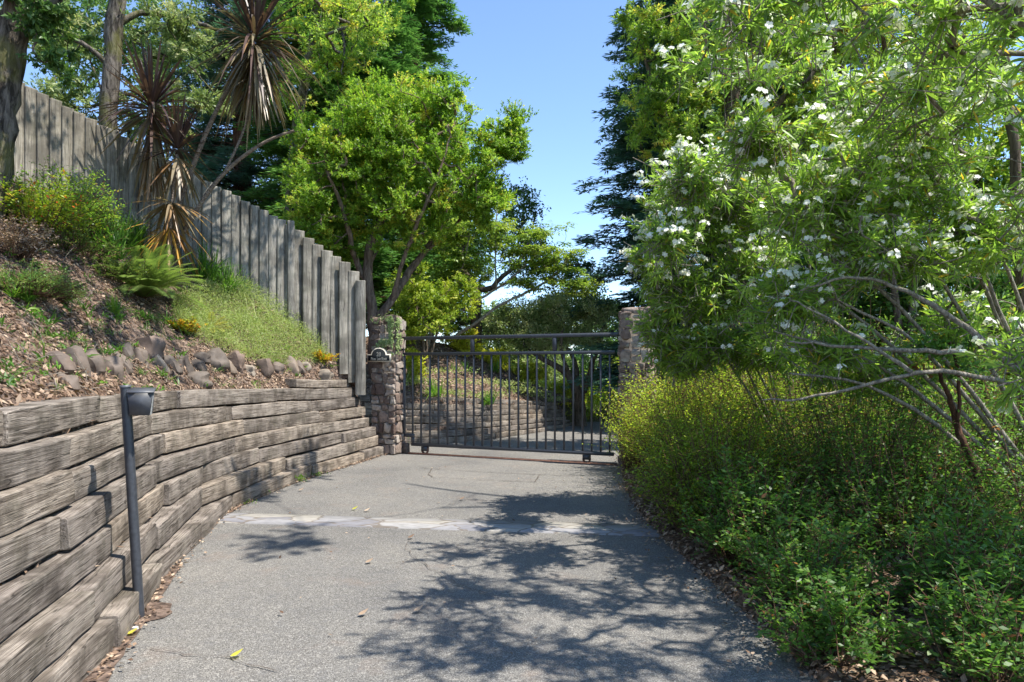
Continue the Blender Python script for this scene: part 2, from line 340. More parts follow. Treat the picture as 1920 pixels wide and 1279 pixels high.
# driveway: strips between its left and right edges
LE = Path([(-1.9, -3), (-1.95, .6), (-2.0, 1.8), (-2.25, 3.37), (-2.5, 4.35), (-2.9, 5.6), (-3.2, 6.96), (-3.2, 8.2), (-3.1, 9.4), (-2.8, 10.7), (-2.6, 12.0), (-2.75, 12.9), (-2.6, 13.6), (-2.0, 13.9), (-1.3, 14.1), (-.6, 14.9), (.3, 16.1), (1.0, 17.1), (1.6, 18.5), (2.0, 19.6)])
RE = Path([(1.9, -3), (1.75, .6), (1.62, 1.8), (1.52, 3.37), (1.5, 4.35), (1.44, 5.4), (1.36, 6.6), (1.42, 8.2), (1.55, 9.4), (1.7, 10.6), (1.95, 11.6), (2.3, 12.7), (2.8, 13.6), (3.2, 14.3), (3.7, 15), (4.3, 15.9), (5.0, 16.9), (5.7, 17.9), (6.5, 19), (7.2, 20.4)])
u = np.linspace(0, 1, 120); v = np.linspace(0, 1, 30)
a = LE(u * LE.L); b = RE(u * RE.L); A = np.zeros((120, 30, 3)); A[..., :2] = a[:, None] * (1 - v)[None, :, None] + b[:, None] * v[None, :, None]
for i in range(120):
    for j in range(30): A[i, j, 2] = nzz(A[i, j, 0], A[i, j, 1], .8, .006)
drive = tag(grid(A[:, ::-1][:, ::-1], MAT['asphalt'], 'driveway'), kind='structure')
def ribbon(name, pts, wd, mat, z=.012, jit=.0, parent=None, closed=False):
    P = []; 
    for p, q in zip(pts[:-1], pts[1:]):
        n = max(2, int(np.linalg.norm(np.array(q) - p) / .06))
        for i in range(n): P.append(np.array(p) + (np.array(q) - p) * i / n)
    P.append(np.array(pts[-1])); P = np.array(P, float)[:, :2]; P[1:-1] += rng.normal(size=(len(P) - 2, 2)) * jit
    T = nz(np.gradient(P, axis=0)); Nn = np.stack([-T[:, 1], T[:, 0]], -1); ww = wd * (1 + (.5 * rng.normal(size=len(P)) if jit else 0)) * np.ones(len(P))
    A = np.zeros((len(P), 2, 3)); A[:, 0, :2] = P - Nn * ww[:, None] / 2; A[:, 1, :2] = P + Nn * ww[:, None] / 2; A[..., 2] = z
    return grid(A, mat, name, parent=parent, smooth=False)
g2 = lambda L: [gnd(*p)[:2] for p in L]
ribbon('sealed_cut', g2([(785, 877), (809, 880), (1012, 891), (1003, 905), (812, 896), (803, 890), (810, 880)]), .012, MAT['crack'], parent=drive, jit=.004)
ribbon('sealed_cut', g2([(1012, 891), (1045, 893), (1090, 893)]), .012, MAT['crack'], parent=drive, jit=.004)
for L in ([(767, 1013), (761, 1032), (783, 1051), (810, 1070), (862, 1100), (937, 1122)], [(783, 1051), (752, 1058), (730, 1057)], [(858, 938), (845, 943), (842, 948)], [(250, 1212), (330, 1228), (425, 1237), (520, 1262)]):
    ribbon('crack', g2(L), .0045, MAT['crack'], parent=drive, jit=.010)
# flagstone band
c0, c1 = np.array([-3.12, 7.06]), np.array([1.5, 6.46]); mb = MB(); d2 = nz(c1 - c0); n2 = np.array([-d2[1], d2[0]])
X = np.linspace(0, np.linalg.norm(c1 - c0), 60); A = []
for i, x in enumerate(X):
    e0, e1 = .24 + nzz(x, 0, 2.5, .008) - .03, .22 + nzz(x, 9, 2.5, .008); p = c0 + d2 * x
    A.append([(*(p - n2 * e0), -.03), (*(p - n2 * (e0 - .004)), .010), (*p, .014 + nzz(x, 3, 3, .003)), (*(p + n2 * (e1 - .004)), .010), (*(p + n2 * e1), -.03)])
o = grid(np.array(A), MAT['flag'], 'flagstone_strip', smooth=False, loc=(*c0, 0), rot=math.atan2(d2[1], d2[0]))
tag(o, kind='structure')
# fence line (top, base) in world
FT = [(-9.8, 4.5, 6.2), (-8.7, 6.6, 5.95), (*at(-150, 60, 8.4)[:2], 5.72)] + [tuple(at(*q)) for q in ((30, 152, 9.2), (110, 190, 9.6), (200, 240, 10.0), (380, 335, 10.8), (460, 376, 11.2), (545, 420, 11.6), (600, 462, 11.78), (640, 490, 11.9), (687, 527, 12.0))]
FP = Path(FT, 1)
FH = lambda s: float(np.interp(s, [0, FP.L - 5.2, FP.L - 2.2, FP.L - 1, FP.L], [1.3, 1.35, 1.5, 1.7, 1.86]))
# bank: ruled between wall top and fence base
nu, nv = 90, 34
us = np.linspace(0, 1, nu); sA = us * W1.L; sF = (us ** .8) * FP.L
pa = W1(sA); la = W1.left(sA); pf = FP(sF); lf = FP.left(sF)
bk = np.zeros((nu, nv + 4, 3)); zt = ztop1(sA)
for i in range(nu):
    st = SB * 7
    a0 = pa[i] + la[i] * .10; bk[i, 0] = (*a0, -.05)
    bk[i, 1] = (*(pa[i] + la[i] * (st + .02)), zt[i] - .12)
    bk[i, 2] = (*(pa[i] + la[i] * (st + .12)), zt[i] - .03)
    A0 = pa[i] + la[i] * (st + .14); zb = pf[i, 2] - FH(sF[i])
    for j in range(nv):
        q = j / (nv - 1); x, y = A0 * (1 - q) + pf[i, :2] * q
        z = zt[i] - .01 + (zb - zt[i]) * (q ** 1.08) + (nzz(x, y, 1.1, .10) + nzz(x, y, 3.5, .045)) * min(1, q * 5) * min(1, (1 - q) * 8 + .2)
        z += .0
        bk[i, 3 + j] = (x, y, z)
    bk[i, nv + 3] = (*(pf[i, :2] + np.array([-.1, .25])), zb + .0)
bank = tag(grid(bk, MAT['soil'], 'bank'), kind='structure')
# slope behind the fence and above the lower wall
crest = [(-4.3, 15.6, 2.0), (-3.6, 16.6, 2.35), (-2.6, 17.2, 2.3), (-1.4, 17.8, 2.1), (-.4, 18.3, 1.65), (.8, 19.0, 1.0), (1.95, 19.7, .5)]
E = [(p[0], p[1] + .2, p[2] - 1.86) for p in FT[:-1]] + [(-2.75, 12.25, 1.22), (-3.3, 13.2, 1.3), (-4.3, 14.6, 1.6)] + crest
EP = Path(E, 1); es = np.linspace(0, EP.L, 80); ee = EP(es); rr = [0, .6, 2, 5, 10, 22, 45]
up = np.zeros((80, len(rr), 3))
for i in range(80):
    f = i / 79; sl = np.interp(f, [0, .55, .8, 1], [.16, .12, 0, -.06]); dr = nz(np.array([np.interp(f, [0, .6, 1], [-.7, -.35, .1]), 1.]))
    for j, r in enumerate(rr): up[i, j] = (*(ee[i, :2] + dr * r), ee[i, 2] + sl * min(r, 15) - (0 if r == 0 else .05) + nzz(*(ee[i, :2] + dr * r), .6, .1))
tag(grid(up, MAT['duff'], 'upper_slope'), kind='structure')
us2 = np.linspace(0, 1, 50); p2 = W2(us2 * W2.L); l2 = W2.left(us2 * W2.L); zt2 = np.interp(us2, [0, .35, .7, 1], [1.0, .93, .78, .58])
cp = Path([(-4.6, 15.3, 1.8)] + crest[1:], 1)(us2 * Path([(-4.6, 15.3, 1.8)] + crest[1:], 1).L)
b2 = np.zeros((50, 22, 3))
for i in range(50):
    b2[i, 0] = (*(p2[i] + l2[i] * .1), -.05); b2[i, 1] = (*(p2[i] + l2[i] * .36), zt2[i] - .08)
    A0 = p2[i] + l2[i] * .5
    for j in range(20):
        q = j / 19; x, y = A0 * (1 - q) + cp[i, :2] * q; b2[i, 2 + j] = (x, y, zt2[i] + (cp[i, 2] - zt2[i]) * q + nzz(x, y, 1.2, .1) * min(1, 4 * q) * min(1, 4 * (1 - q)) + .02)
lbank = tag(grid(b2, MAT['soil'], 'lower_bank'), kind='structure')
# planted bed right of the drive
vv = np.array([0, .05, .3, .8, 1.6, 3, 6, 12, 30]); rp = RE(u * RE.L); A = np.zeros((120, 9, 3))
for i in range(120):
    for j, d in enumerate(vv):
        x, y = rp[i, 0] - .03 + d * .95, rp[i, 1] - d * .2; A[i, j] = (x, y, -.02 if j == 0 else min(.035 + d * .06, .22) + nzz(x, y, 1.5, .05) * min(1, d * 3))
bed = tag(grid(A[:, ::-1], MAT['duff'], 'planting_bed'), kind='structure')
def bvh(o): 
    me = o.data; return BVHTree.FromPolygons([v.co + o.location for v in me.vertices], [tuple(p.vertices) for p in me.polygons])
BV = bvh(bank); BV2 = bvh(lbank); BV3 = bvh(bed)
def onbank(px, py, B=None):
    d = Vector(((px - CX) / F, 1, -(py - HZ) / F)).normalized(); h = (B or BV).ray_cast(Vector((0, 0, EYE)), d)
    if h[0] is None: return None, None
    n = h[1] if h[1].z > 0 else -h[1]; return np.array(h[0]), np.array(n)
def drop(x, y, B=None):
    h = (B or BV).ray_cast(Vector((x, y, 30)), Vector((0, 0, -1)))
    if h[0] is None: return None, None
    n = h[1] if h[1].z > 0 else -h[1]; return np.array(h[0]), np.array(n)
# ------------------------------------------------------------------ retaining walls
def sleeper(W, s0, s1, k, h, z0, off, seed, depth=.21, sb=SB, mix_=.6, zj=0, ang=0):
    nx = max(8, int((s1 - s0) / .075)); r = .011; y0, y1 = 0., depth
    sec = [(y0 + r, 0), (y0 + r * .3, r * .3), (y0, r), (y0, h * .5), (y0, h - r), (y0 + r * .3, h - r * .3), (y0 + r, h), (depth * .5, h), (y1 - r, h), (y1, h - r), (y1, h * .5), (y1, r), (y1 - r, 0), (depth * .5, 0)]
    sec = np.array(sec); ns = len(sec); a, b = W(s0), W(s1); an, bn = W.left(s0), W.left(s1); V = []; tilt = .022 * math.sin(seed * 9.1)
    lo = nz(b - a); nn = np.array([-lo[1], lo[0]]); X = np.linspace(0, 1, nx)
    X = np.concatenate([[0, .012 / (s1 - s0)], X[1:-1], [1 - .012 / (s1 - s0), 1]]); nx = len(X)
    for i, x in enumerate(X):
        s = s0 + (s1 - s0) * x; cur = W(s) + W.left(s) * (sb * k + off); ch = (a + an * (sb * k + off)) * (1 - x) + (b + bn * (sb * k + off)) * x
        c = cur * (1 - mix_) + ch * mix_; nl = nz(W.left(s) * (1 - mix_) + nn * mix_)
        shr = .93 if i in (0, nx - 1) else 1.
        zc = tilt * (x - .5) + z0(s)
        for (yy, zz) in sec:
            hh = h(s) if callable(h) else h
            ym = depth / 2 + (yy - depth / 2) * shr; zm = hh / 2 + (zz - (h / 2 if not callable(h) else hh / 2)) * shr
            q = Vector((s * 1.1, yy * 1.5 + seed * 5.1, zz * 2)); q2 = Vector((s * 5, yy * 9 + seed * 2.1, zz * 14))
            dy = .009 * noise.noise(q) + .009 * noise.noise(q2); dz = (.010 * noise.noise(q + Vector((7, 3, 1))) + .007 * noise.noise(q2 + Vector((3, 1, 1)))) * (1.2 if zz > hh / 2 else .6)
            ym += dy + ang * (zz - hh / 2); V.append((*(c + nl * ym), zc + zm + dz))
    V = np.array(V); Q = []
    for i in range(nx - 1):
        for j in range(ns): Q.append([i * ns + j, (i + 1) * ns + j, (i + 1) * ns + (j + 1) % ns, i * ns + (j + 1) % ns])
    for base, fl in ((0, 0), ((nx - 1) * ns, 1)):
        for j in range(ns // 2 - 1):
            q = [base + j, base + j + 1, base + ns - 2 - j, base + ns - 1 - j]; Q.append(q[::-1] if fl else q)
    return V, np.array(Q), math.atan2(lo[1], lo[0]), V.mean(0)
def child_rot(name, V, Q, mat, parent, loc, rot):
    o = mesh(name, V, Q, mat, loc=loc, rot=rot, smooth=2); o.parent = parent; o.location = Vector([float(a) for a in loc]) - parent.location; return o
wall = empty('retaining_wall', (-2.9, 7, 0), 'curved retaining wall of weathered timber sleepers holding back the bank left of the driveway in front of the gate', 'retaining wall')
random.seed(5)
JO = {0: [1.0, 3.1, 4.62, 5.02, 7.1, 9.2, 11.1], 6: [.9, 3.2, 4.1, 6.2, 7.9, 9.9, 11.6]}
for k in range(7):
    js = [1.0 + .7 * random.random()]
    while js[-1] < W1.L - .9: js.append(js[-1] + random.choice([1.15, 1.6, 2.1, 2.4]))
    js[-1] = W1.L - .02 - .03 * k
    if k == 0: js = [1.0, 3.2, 4.35, 7.05, 9.3, 11.0, W1.L]
    for s0, s1 in zip(js[:-1], js[1:]):
        sm = (s0 + s1) / 2; hh = float(ztop1(sm)) / 7
        V, Q, rot, c = sleeper(W1, s0 + .004, s1 - .004, k, hh - random.uniform(.006, .022), lambda s, k=k: float(ztop1(s)) / 7 * k - .004, random.uniform(-.028, .024), random.random() * 50, mix_=1.0, ang=random.uniform(-.06, .06))
        child_rot('sleeper', V, Q, MAT['timber'], wall, c, rot)
for s0, s1 in ((9.75, 12.1),):
    V, Q, rot, c = sleeper(W1, s0, s1 - .5, 7, .125, lambda s: float(ztop1(s)) - .002, .02, 3.3, mix_=.8)
    child_rot('sleeper', V, Q, MAT['timber'], wall, c, rot)
wall2 = empty('retaining_wall', (0, 15.5, 0), 'lower timber sleeper wall seen through the gate bars, curving away beside the far drive', 'retaining wall')
for k in range(7):
    js = [random.random() * .8]
    while js[-1] < W2.L - .8: js.append(js[-1] + random.choice([.6, .9, 1.2, 1.6]))
    js[-1] = W2.L - .1 * k
    for s0, s1 in zip(js[:-1], js[1:]):
        hs = lambda s: float(np.interp(s / W2.L, [0, .35, .7, 1], [1.0, .93, .78, .58])) / 7
        V, Q, rot, c = sleeper(W2, s0 + .004, s1 - .004, k, hs((s0 + s1) / 2) - .01, lambda s, k=k: hs(s) * k, random.uniform(-.02, .02), random.random() * 50, sb=.055, mix_=.8)
        child_rot('sleeper', V, Q, MAT['timber'], wall2, c, rot)
# ------------------------------------------------------------------ fence
fr = empty('wooden_fence', (-5.5, 9.8, 3.2), 'tall stepped fence of weathered grey vertical boards climbing the bank on the left', 'fence')
panels = [MB(), MB(), MB()]; s = FP.L; i = 0; posts = [FP.L - 0.03]; sp545 = float(np.interp(at(545, 0, 11.6)[0], FP.P[:, 0], FP.s))
pitch = .155
def board(mb, p, t, n, wd, th, zt_, zb_, a, seed, prot=0):
    ca, sa = math.cos(a), math.sin(a); t2 = t * ca - n * sa; n2 = n * ca + t * sa
    ax = np.array([[*t2, 0], [*n2, 0], [0, 0, 1]]); nzs = 9
    V = []; hw, ht = wd / 2, th / 2; b = .006
    ring = [(-hw, -ht + b), (-hw + b, -ht), (hw - b, -ht), (hw, -ht + b), (hw, ht - b), (hw - b, ht), (-hw + b, ht), (-hw, ht - b)]
    zs = np.concatenate([np.linspace(zb_, zt_ - .02, nzs), [zt_ - .004, zt_]])
    for q, z in enumerate(zs):
        sh = 1 if q < len(zs) - 1 else .93; wv = .006 * math.sin(z * 2.1 + seed)
        for (x, y) in ring: V.append(np.array([p[0], p[1], z]) + ax[0] * x * sh + ax[1] * (y * sh + wv))
    Q = []
    for r in range(len(zs) - 1):
        for j in range(8): Q.append([r * 8 + j, r * 8 + (j + 1) % 8, r * 8 + 8 + (j + 1) % 8, r * 8 + 8 + j])
    bq = (len(zs) - 1) * 8; Q += [[bq, bq + 1, bq + 6, bq + 7], [bq + 1, bq + 2, bq + 5, bq + 6], [bq + 2, bq + 3, bq + 4, bq + 5]]
    mb.add(V, Q)
bi = 0; s = FP.L - .22
zprev = None
while s > .3:
    p = FP(s); t = FP.tan(s); n = -FP.left(s)          # n towards the camera side
    seg = 0 if s > sp545 + .05 else (1 if s > sp545 - 2.6 else 2)
    right = s > sp545 + .05
    z = p[2] + rng.normal() * .012
    board(panels[seg], p[:2] + n * ((.02 if bi % 2 else -.02) if right else rng.normal() * .004), t, n, .20 if right else .156, .042, z, z - 1.95, +.36 if right else .24 + rng.normal() * .04, rng.random() * 9)
    s -= (.152 if right else pitch - .02 + .02 * rng.random()); bi += 1
for q in panels: q.build('board_panel', MAT['fence'], fr, smooth=False)
for (s, wdt, top) in ((FP.L, .17, .0), (sp545, .11, .06), (sp545 - 2.6, .10, .0), (sp545 - 5, .1, 0)):
    p = FP(s); t = FP.tan(s); n = -FP.left(s); m = MB(); board(m, p[:2] + n * .03 - t * (.10 if s == FP.L else 0), t, n, wdt, .09, p[2] + top, p[2] - 2.0, 0 if s < FP.L else -.1, 1); m.build('post', MAT['fence'], fr, smooth=False)
# back rails
S2 = np.linspace(.3, FP.L - .1, 60); pp = FP(S2); nn_ = FP.left(S2)
for dz in (-.45, -1.45):
    m = MB()
    for i in range(59):
        a_, b_ = np.array([*(pp[i, :2] + nn_[i] * .09), pp[i, 2] + dz]), np.array([*(pp[i + 1, :2] + nn_[i + 1] * .09), pp[i + 1, 2] + dz]); d = b_ - a_; L = np.linalg.norm(d); d = d / L; sd = nz(np.cross(d, (0, 0, 1)))
        box(m, (a_ + b_) / 2, (L / 2, .02, .045), ax=np.array([d, sd, np.cross(d, sd)]))
    m.build('rail', MAT['fence'], fr, smooth=False)
# ------------------------------------------------------------------ gate
G0 = np.array([-1.965, 12.4]); G1 = np.array([1.70, 10.86]); gd = nz(G1 - G0); gn = np.array([-gd[1], gd[0]]); GL = np.linalg.norm(G1 - G0)
AX = np.array([[*gd, 0], [*gn, 0], [0, 0, 1]])
gp = lambda x, z, y=0: np.array([*(G0 + gd * x + gn * y), z])
gate = empty('sliding_gate', (*((G0 + G1) / 2), 0), 'dark grey metal bar gate closing the driveway between two stone pillars', 'gate')
def bar(name, x0, x1, z0, z1, th, bev=.004, y=0):
    m = MB(); box(m, gp((x0 + x1) / 2, (z0 + z1) / 2, y), (abs(x1 - x0) / 2, th / 2, abs(z1 - z0) / 2), ax=AX, bev=bev); return m.build(name, MAT['metal'], gate, smooth=False)
bar('top_rail', -.03, GL, 2.055, 2.115, .055); bar('middle_rail', -.03, GL - .06, 1.775, 1.83, .055)
bar('bottom_rail', .165, GL - .08, .145, .20, .055); bar('bottom_rail', -.03, .215, .305, .365, .055); bar('stile', .165, .215, .205, .30, .052)
bar('stile', -.03, .03, .37, 1.77, .052); bar('stile', -.03, -.005, 1.835, 2.05, .04)
xs_px = [600 + q / 2.664 for q in (463, 505, 549, 592, 637, 681, 725, 768, 811, 857, 902, 946, 991, 1037, 1083, 1128, 1173, 1219, 1265, 1312, 1357, 1402, 1447)]
def px2x(px):
    k = (px - CX) / F; return (k * G0[1] - G0[0]) / (gd[0] - k * gd[1])
for j, px in enumerate(xs_px):
    x = px2x(px); bar('bar', x - .0145, x + .0145, .202 if x > .2 else .367, 1.773, .029, .003)
for px in (886, 1040): x = px2x(px); bar('upright', x - .035, x + .035, 1.832, 2.053, .045)
for px in (797, 1100):
    x = px2x(px); wh = MB(); c = gp(x, .075, -.0)
    ang = np.linspace(0, 2 * math.pi, 25); V = []
    for yy, rr_ in ((-.022, .045), (-.022, .068), (-.008, .062), (.008, .062), (.022, .068), (.022, .045)):
        for a_ in ang[:-1]: V.append(c + np.array([*gn, 0]) * yy + np.array([*gd, 0]) * rr_ * math.cos(a_) + np.array([0, 0, rr_ * math.sin(a_)]))
    Q = [[r * 24 + j, r * 24 + (j + 1) % 24, (r + 1) % 6 * 24 + (j + 1) % 24, (r + 1) % 6 * 24 + j] for r in range(6) for j in range(24)]
    wh.add(V, Q); wo = wh.build('wheel', MAT['rust'], gate)
    hb = MB()
    for y in (-.034, .034): box(hb, gp(x, .105, y), (.06, .004, .04), ax=AX)
    hb.build('wheel_housing', MAT['metal'], gate, smooth=False)
m = MB(); box(m, gp(GL / 2 - .02, .006, 0), (GL / 2 + .15, .03, .012), ax=AX); box(m, gp(GL / 2 - .02, .020, 0), (GL / 2 + .15, .008, .006), ax=AX)
tag(m.build('gate_track', MAT['rust'], smooth=False, loc=gp(GL / 2, 0)), 'rusty steel track set in the asphalt under the gate', 'gate track')
m = MB(); box(m, gp(.055, .09, 0), (.05, .045, .10), ax=AX, bev=.008); tag(m.build('gate_stop', MAT['crack'], smooth=False, loc=gp(.055, 0)), 'small dark block on the ground against the foot of the left stone pillar', 'gate stop')
# ------------------------------------------------------------------ stone pillars
def pillar(C, hw, hd, H, seed, label):
    r = random.Random(seed); e = empty('stone_pillar', (*C, 0), label, 'pillar', 'stone gate pillars'); core = MB(); box(core, (*C, H / 2 - .03), (hw - .016, hd - .016, H / 2 - .03), ax=AX)
    core.build('mortar_core', MAT['mortar'], e, smooth=False); st = MB(); n = 0
    for (dx, dy, half, wid) in (((0), -1, hd, hw), (1, 0, hw, hd), (0, 1, hd, hw), (-1, 0, hw, hd)):
        z = .0
        while z < H - .05:
            hh = min(r.choice([.09, .12, .15, .19, .22]), H - z + .02); x = -wid
            while x < wid - .02:
                ww = min(r.uniform(.09, .26), wid - x + .01)
                if wid - x - ww < .05: ww = wid - x
                h1 = hh
                parts = [(z, h1)] if hh < .15 or r.random() < .6 else [(z, hh * .5), (z + hh * .5, hh * .5)]
                for (zz, h2) in parts:
                    u_ = x + ww / 2; dpt = .055
                    cc = np.array([*C, 0]) + AX[0] * (dx * (half - .02) + (u_ if dx == 0 else 0)) + AX[1] * (dy * (half - .02) + (u_ if dx != 0 else 0)) + np.array([0, 0, zz + h2 / 2 + r.uniform(-.01, .01)])
                    rol = r.uniform(-.22, .22)
                    d = (ww / 2 * .98, dpt * r.uniform(.6, 1.2), h2 / 2 * .98) if dx == 0 else (dpt * r.uniform(.6, 1.2), ww / 2 * .98, h2 / 2 * .98)
                    R = np.array(Matrix.Rotation(rol, 3, 'Y' if dx == 0 else 'X')); V, Q = rockv(cc, d, n + seed, R @ AX, 4, .35, .17); st.add(V, Q, r.random()); n += 1
                x += ww
            z += hh
    for i in range(9):   # cap stones
        x, y = r.uniform(-.8, .8) * hw, r.uniform(-.8, .8) * hd; cc = np.array([*C, H - .01]) + AX[0] * x + AX[1] * y
        V, Q = rockv(cc, (r.uniform(.08, .14), r.uniform(.07, .12), .05), n + seed, AX, 4, .5, .15); st.add(V, Q, r.random()); n += 1
    st.build('stonework', MAT['stone'], e, smooth=True); return e
PL = np.array([-2.075, 12.147]) - gd * .26 + gn * .18
pillar(PL, .25, .17, 2.46, 11, 'left stone gate pillar carrying the house number sign and trailing ivy')
PR = np.array([(1160 - CX) / F * 10.8, 10.8]) + gd * .26 + gn * .18
pillar(PR, .25, .18, 2.47, 45, 'right stone gate pillar half hidden behind oleander and lime green shrubs')
# sign
fc = np.array([-2.075, 12.147]); sc_ = fc - gd * (.545 - .02) ; 
sgn = empty('house_number_sign', (*(PL - gn * .26), 1.6), 'black arched plaque with cream border reading 28 on the left stone pillar', 'sign')
def sxy(px, py):  # pixel -> sign plane local (x along gd from sign centre, z)
    k = (px - CX) / F; O = PL - gn * .262; x = (k * O[1] - O[0]) / (gd[0] - k * gd[1]); Y = O[1] + gd[1] * x; return x, EYE - (py - HZ) / F * Y
xl, zb = sxy(690, 678.5); xr, zt_ = sxy(733, 664); xc = (xl + xr) / 2; _, zc = sxy(712, 652)
def outline(g):
    P = [(xl + g, zb + g), (xr - g, zb + g), (xr - g, zt_ - g)]; rr_ = (xr - xl) * .335
    a0 = math.asin(min(.9, g / rr_))
    for a_ in np.linspace(0.0, math.pi, 25): P.append((xc + (rr_ - g) * math.cos(a_), zt_ - g + (zc - zt_) * math.sin(a_)))
    P.append((xl + g, zt_ - g)); return P
def plate(name, P, y0, y1, mat, par):
    n = len(P); O = PL - gn * .262
    V = [np.array([*(O + gd * x - gn * y), z]) for y in (y0, y1) for x, z in P]
    F_ = [list(range(n, 2 * n)), list(range(n))[::-1]] + [[i, (i + 1) % n, n + (i + 1) % n, n + i] for i in range(n)]
    return mesh(name, np.array(V), F_, mat, par, smooth=False)
plate('border', outline(0), -.02, .020, MAT['cream'], sgn); plate('face', outline(.017), .0195, .023, MAT['black'], sgn)
def text(body, x, z, size, name, ex=.002, sx=1.0):
    cu = bpy.data.curves.new(name, 'FONT'); cu.body = body; cu.size = size; cu.align_x = 'CENTER'; cu.extrude = ex; cu.offset = .0012
    t = bpy.data.objects.new(name, cu); S.collection.objects.link(t); dg = bpy.context.evaluated_depsgraph_get(); me = bpy.data.meshes.new_from_object(t.evaluated_get(dg))
    bpy.data.objects.remove(t); o = bpy.data.objects.new(name, me); S.collection.objects.link(o); me.materials.clear(); me.materials.append(MAT['cream'])
    O = PL - gn * (.262 + .026); ang_ = math.atan2(gd[1], gd[0])
    o.parent = sgn; o.matrix_local = Matrix.Translation(Vector((*(O + gd * x), z)) - sgn.location) @ Matrix.Rotation(ang_, 4, 'Z') @ Matrix.Rotation(math.pi / 2, 4, 'X') @ Matrix.Diagonal((sx, 1, 1, 1)); return o
text('28', xc, zb + .098, .105, 'house_number', sx=.85)
ww = xr - xl
text('P', xc - .15, zb + .028, .075, 'lettering', sx=.7); text('ENN', xc - .096, zb + .028, .056, 'lettering', sx=.66)
text('L', xc - .022, zb + .028, .075, 'lettering', sx=.7); text('AW', xc + .020, zb + .028, .056, 'lettering', sx=.66)
text('R', xc + .077, zb + .028, .075, 'lettering', sx=.7); text('OAD', xc + .131, zb + .028, .056, 'lettering', sx=.66)
# ------------------------------------------------------------------ keypad post
b0 = gnd(262, 1160); t0 = at(235, 726, b0[1] - .02)
kp = empty('keypad_post', tuple(b0), 'leaning dark steel pole with hooded box standing at the foot of the timber wall', 'keypad post')
m = MB(); PZ = np.linspace(-.05, 1, 14)[:, None]; ax_ = t0 - b0
tube(m, b0 + ax_ * PZ, .0285, 20, rough=.0); o = m.build('pole', MAT['metal'], kp)
m = MB(); tn = nz(ax_); tube(m, np.array([t0 - tn * .001, t0 + tn * .012, t0 + tn * .013]), [.033, .033, .001], 20); m.build('pole_cap', MAT['grey'], kp)
m = MB(); Yb = t0[1]
def hx(c, y): return at(c[0], c[1], Yb + y)
# hooded box: a tapering shell with sloping front, overhanging roof
f = [hx((239, 737), -.085), hx((286, 737), -.085), hx((280, 779), -.055), hx((243, 779), -.055)]
bk_ = [hx((241, 729), .06), hx((290, 729), .06), hx((287, 774), .06), hx((243, 774), .06)]
Vb = np.array(f + bk_); Qb = np.array([[3, 2, 1, 0], [4, 5, 6, 7], [1, 2, 6, 5], [0, 4, 7, 3], [2, 3, 7, 6], [0, 1, 5, 4]])
m.add(Vb, Qb); m.build('box', MAT['grey'], kp, smooth=False)
m = MB(); rf = [hx((237, 737.5), -.098), hx((288.5, 737), -.098), hx((293, 729), .066), hx((240, 729), .066)]; rt = [p + np.array([0, 0, .008]) for p in rf]
m.add(np.array(rf + rt), np.array([[3, 2, 1, 0], [4, 5, 6, 7], [0, 1, 5, 4], [1, 2, 6, 5], [2, 3, 7, 6], [3, 0, 4, 7]])); m.build('hood', MAT['grey'], kp, smooth=False)
m = MB(); c_ = (Vb[1] + Vb[2] + Vb[5] + Vb[6]) / 4; p_ = [Vb[1] * .92 + Vb[2] * .08, Vb[2], Vb[2] * .45 + Vb[6] * .55, Vb[1] * .7 + Vb[5] * .3 - np.array([0, 0, .03])]; nn3 = np.array([.003, 0, 0])
m.add(np.array([p + nn3 for p in p_]), np.array([[0, 1, 2, 3]])); m.build('worn_edge', MAT['scratch'], kp, smooth=False)
m = MB(); box(m, (t0 + hx((243, 745), .0)) / 2 + np.array([0, 0, -.02]), (.03, .02, .035)); m.build('bracket', MAT['metal'], kp, smooth=False)
# broken asphalt hole and dirt around the post foot
def patch(name, P, mat, z, parent=None, jit=.012):
    P = smoothp(np.array(list(P) + [P[0]]), 2)[:-1]; c = P.mean(0); n = len(P); V = [(*c, z + .006)]
    for r_ in (.5, 1.):
        for p in P: q = c + (p - c) * r_ + rng.normal(size=2) * jit * r_; V.append((*q, z + (.004 if r_ < 1 else 0) + abs(rng.normal()) * (.008 if r_ < 1 else 0)))
    Q = [[0, 1 + i, 1 + (i + 1) % n] for i in range(n)] + [[1 + i, 1 + n + i, 1 + n + (i + 1) % n, 1 + (i + 1) % n] for i in range(n)]
    return mesh(name, np.array(V), Q, mat, parent, smooth=False)
patch('dirt_hole', g2([(262, 1130), (290, 1128), (322, 1137), (322, 1157), (295, 1165), (255, 1172), (235, 1190), (225, 1180)]), MAT['soil'], .008, drive)
def edge(s, w_): return [tuple(p[:2]) for p in (W1(s) - W1.left(s) * w_)]
ss = np.linspace(1.2, W1.L - .2, 90); wv = np.array([.07 + .05 * noise.noise(Vector((x * 1.7, 2, 5))) + .03 * noise.noise(Vector((x * 6, 2, 5))) for x in ss]); wv = np.maximum(wv * np.interp(ss, [1, 4, 6, 12], [1.25, 1.1, .6, .6]), .01)
A = np.zeros((90, 2, 3)); A[:, 0, :2] = W1(ss) - W1.left(ss) * wv[:, None]; A[:, 1, :2] = W1(ss) + W1.left(ss) * .1; A[:, 0, 2] = .009; A[:, 1, 2] = .014
grid(A, MAT['soil'], 'dirt_edge', parent=drive, smooth=False)
V, Q = rockv(gnd(253, 1183) + np.array([0, 0, .012]), (.022, .017, .014), 3); tag(mesh('pebble', V, Q, MAT['pebble'], loc=tuple(gnd(253, 1183))), 'small white pebble on the dirt below the keypad post', 'pebble')
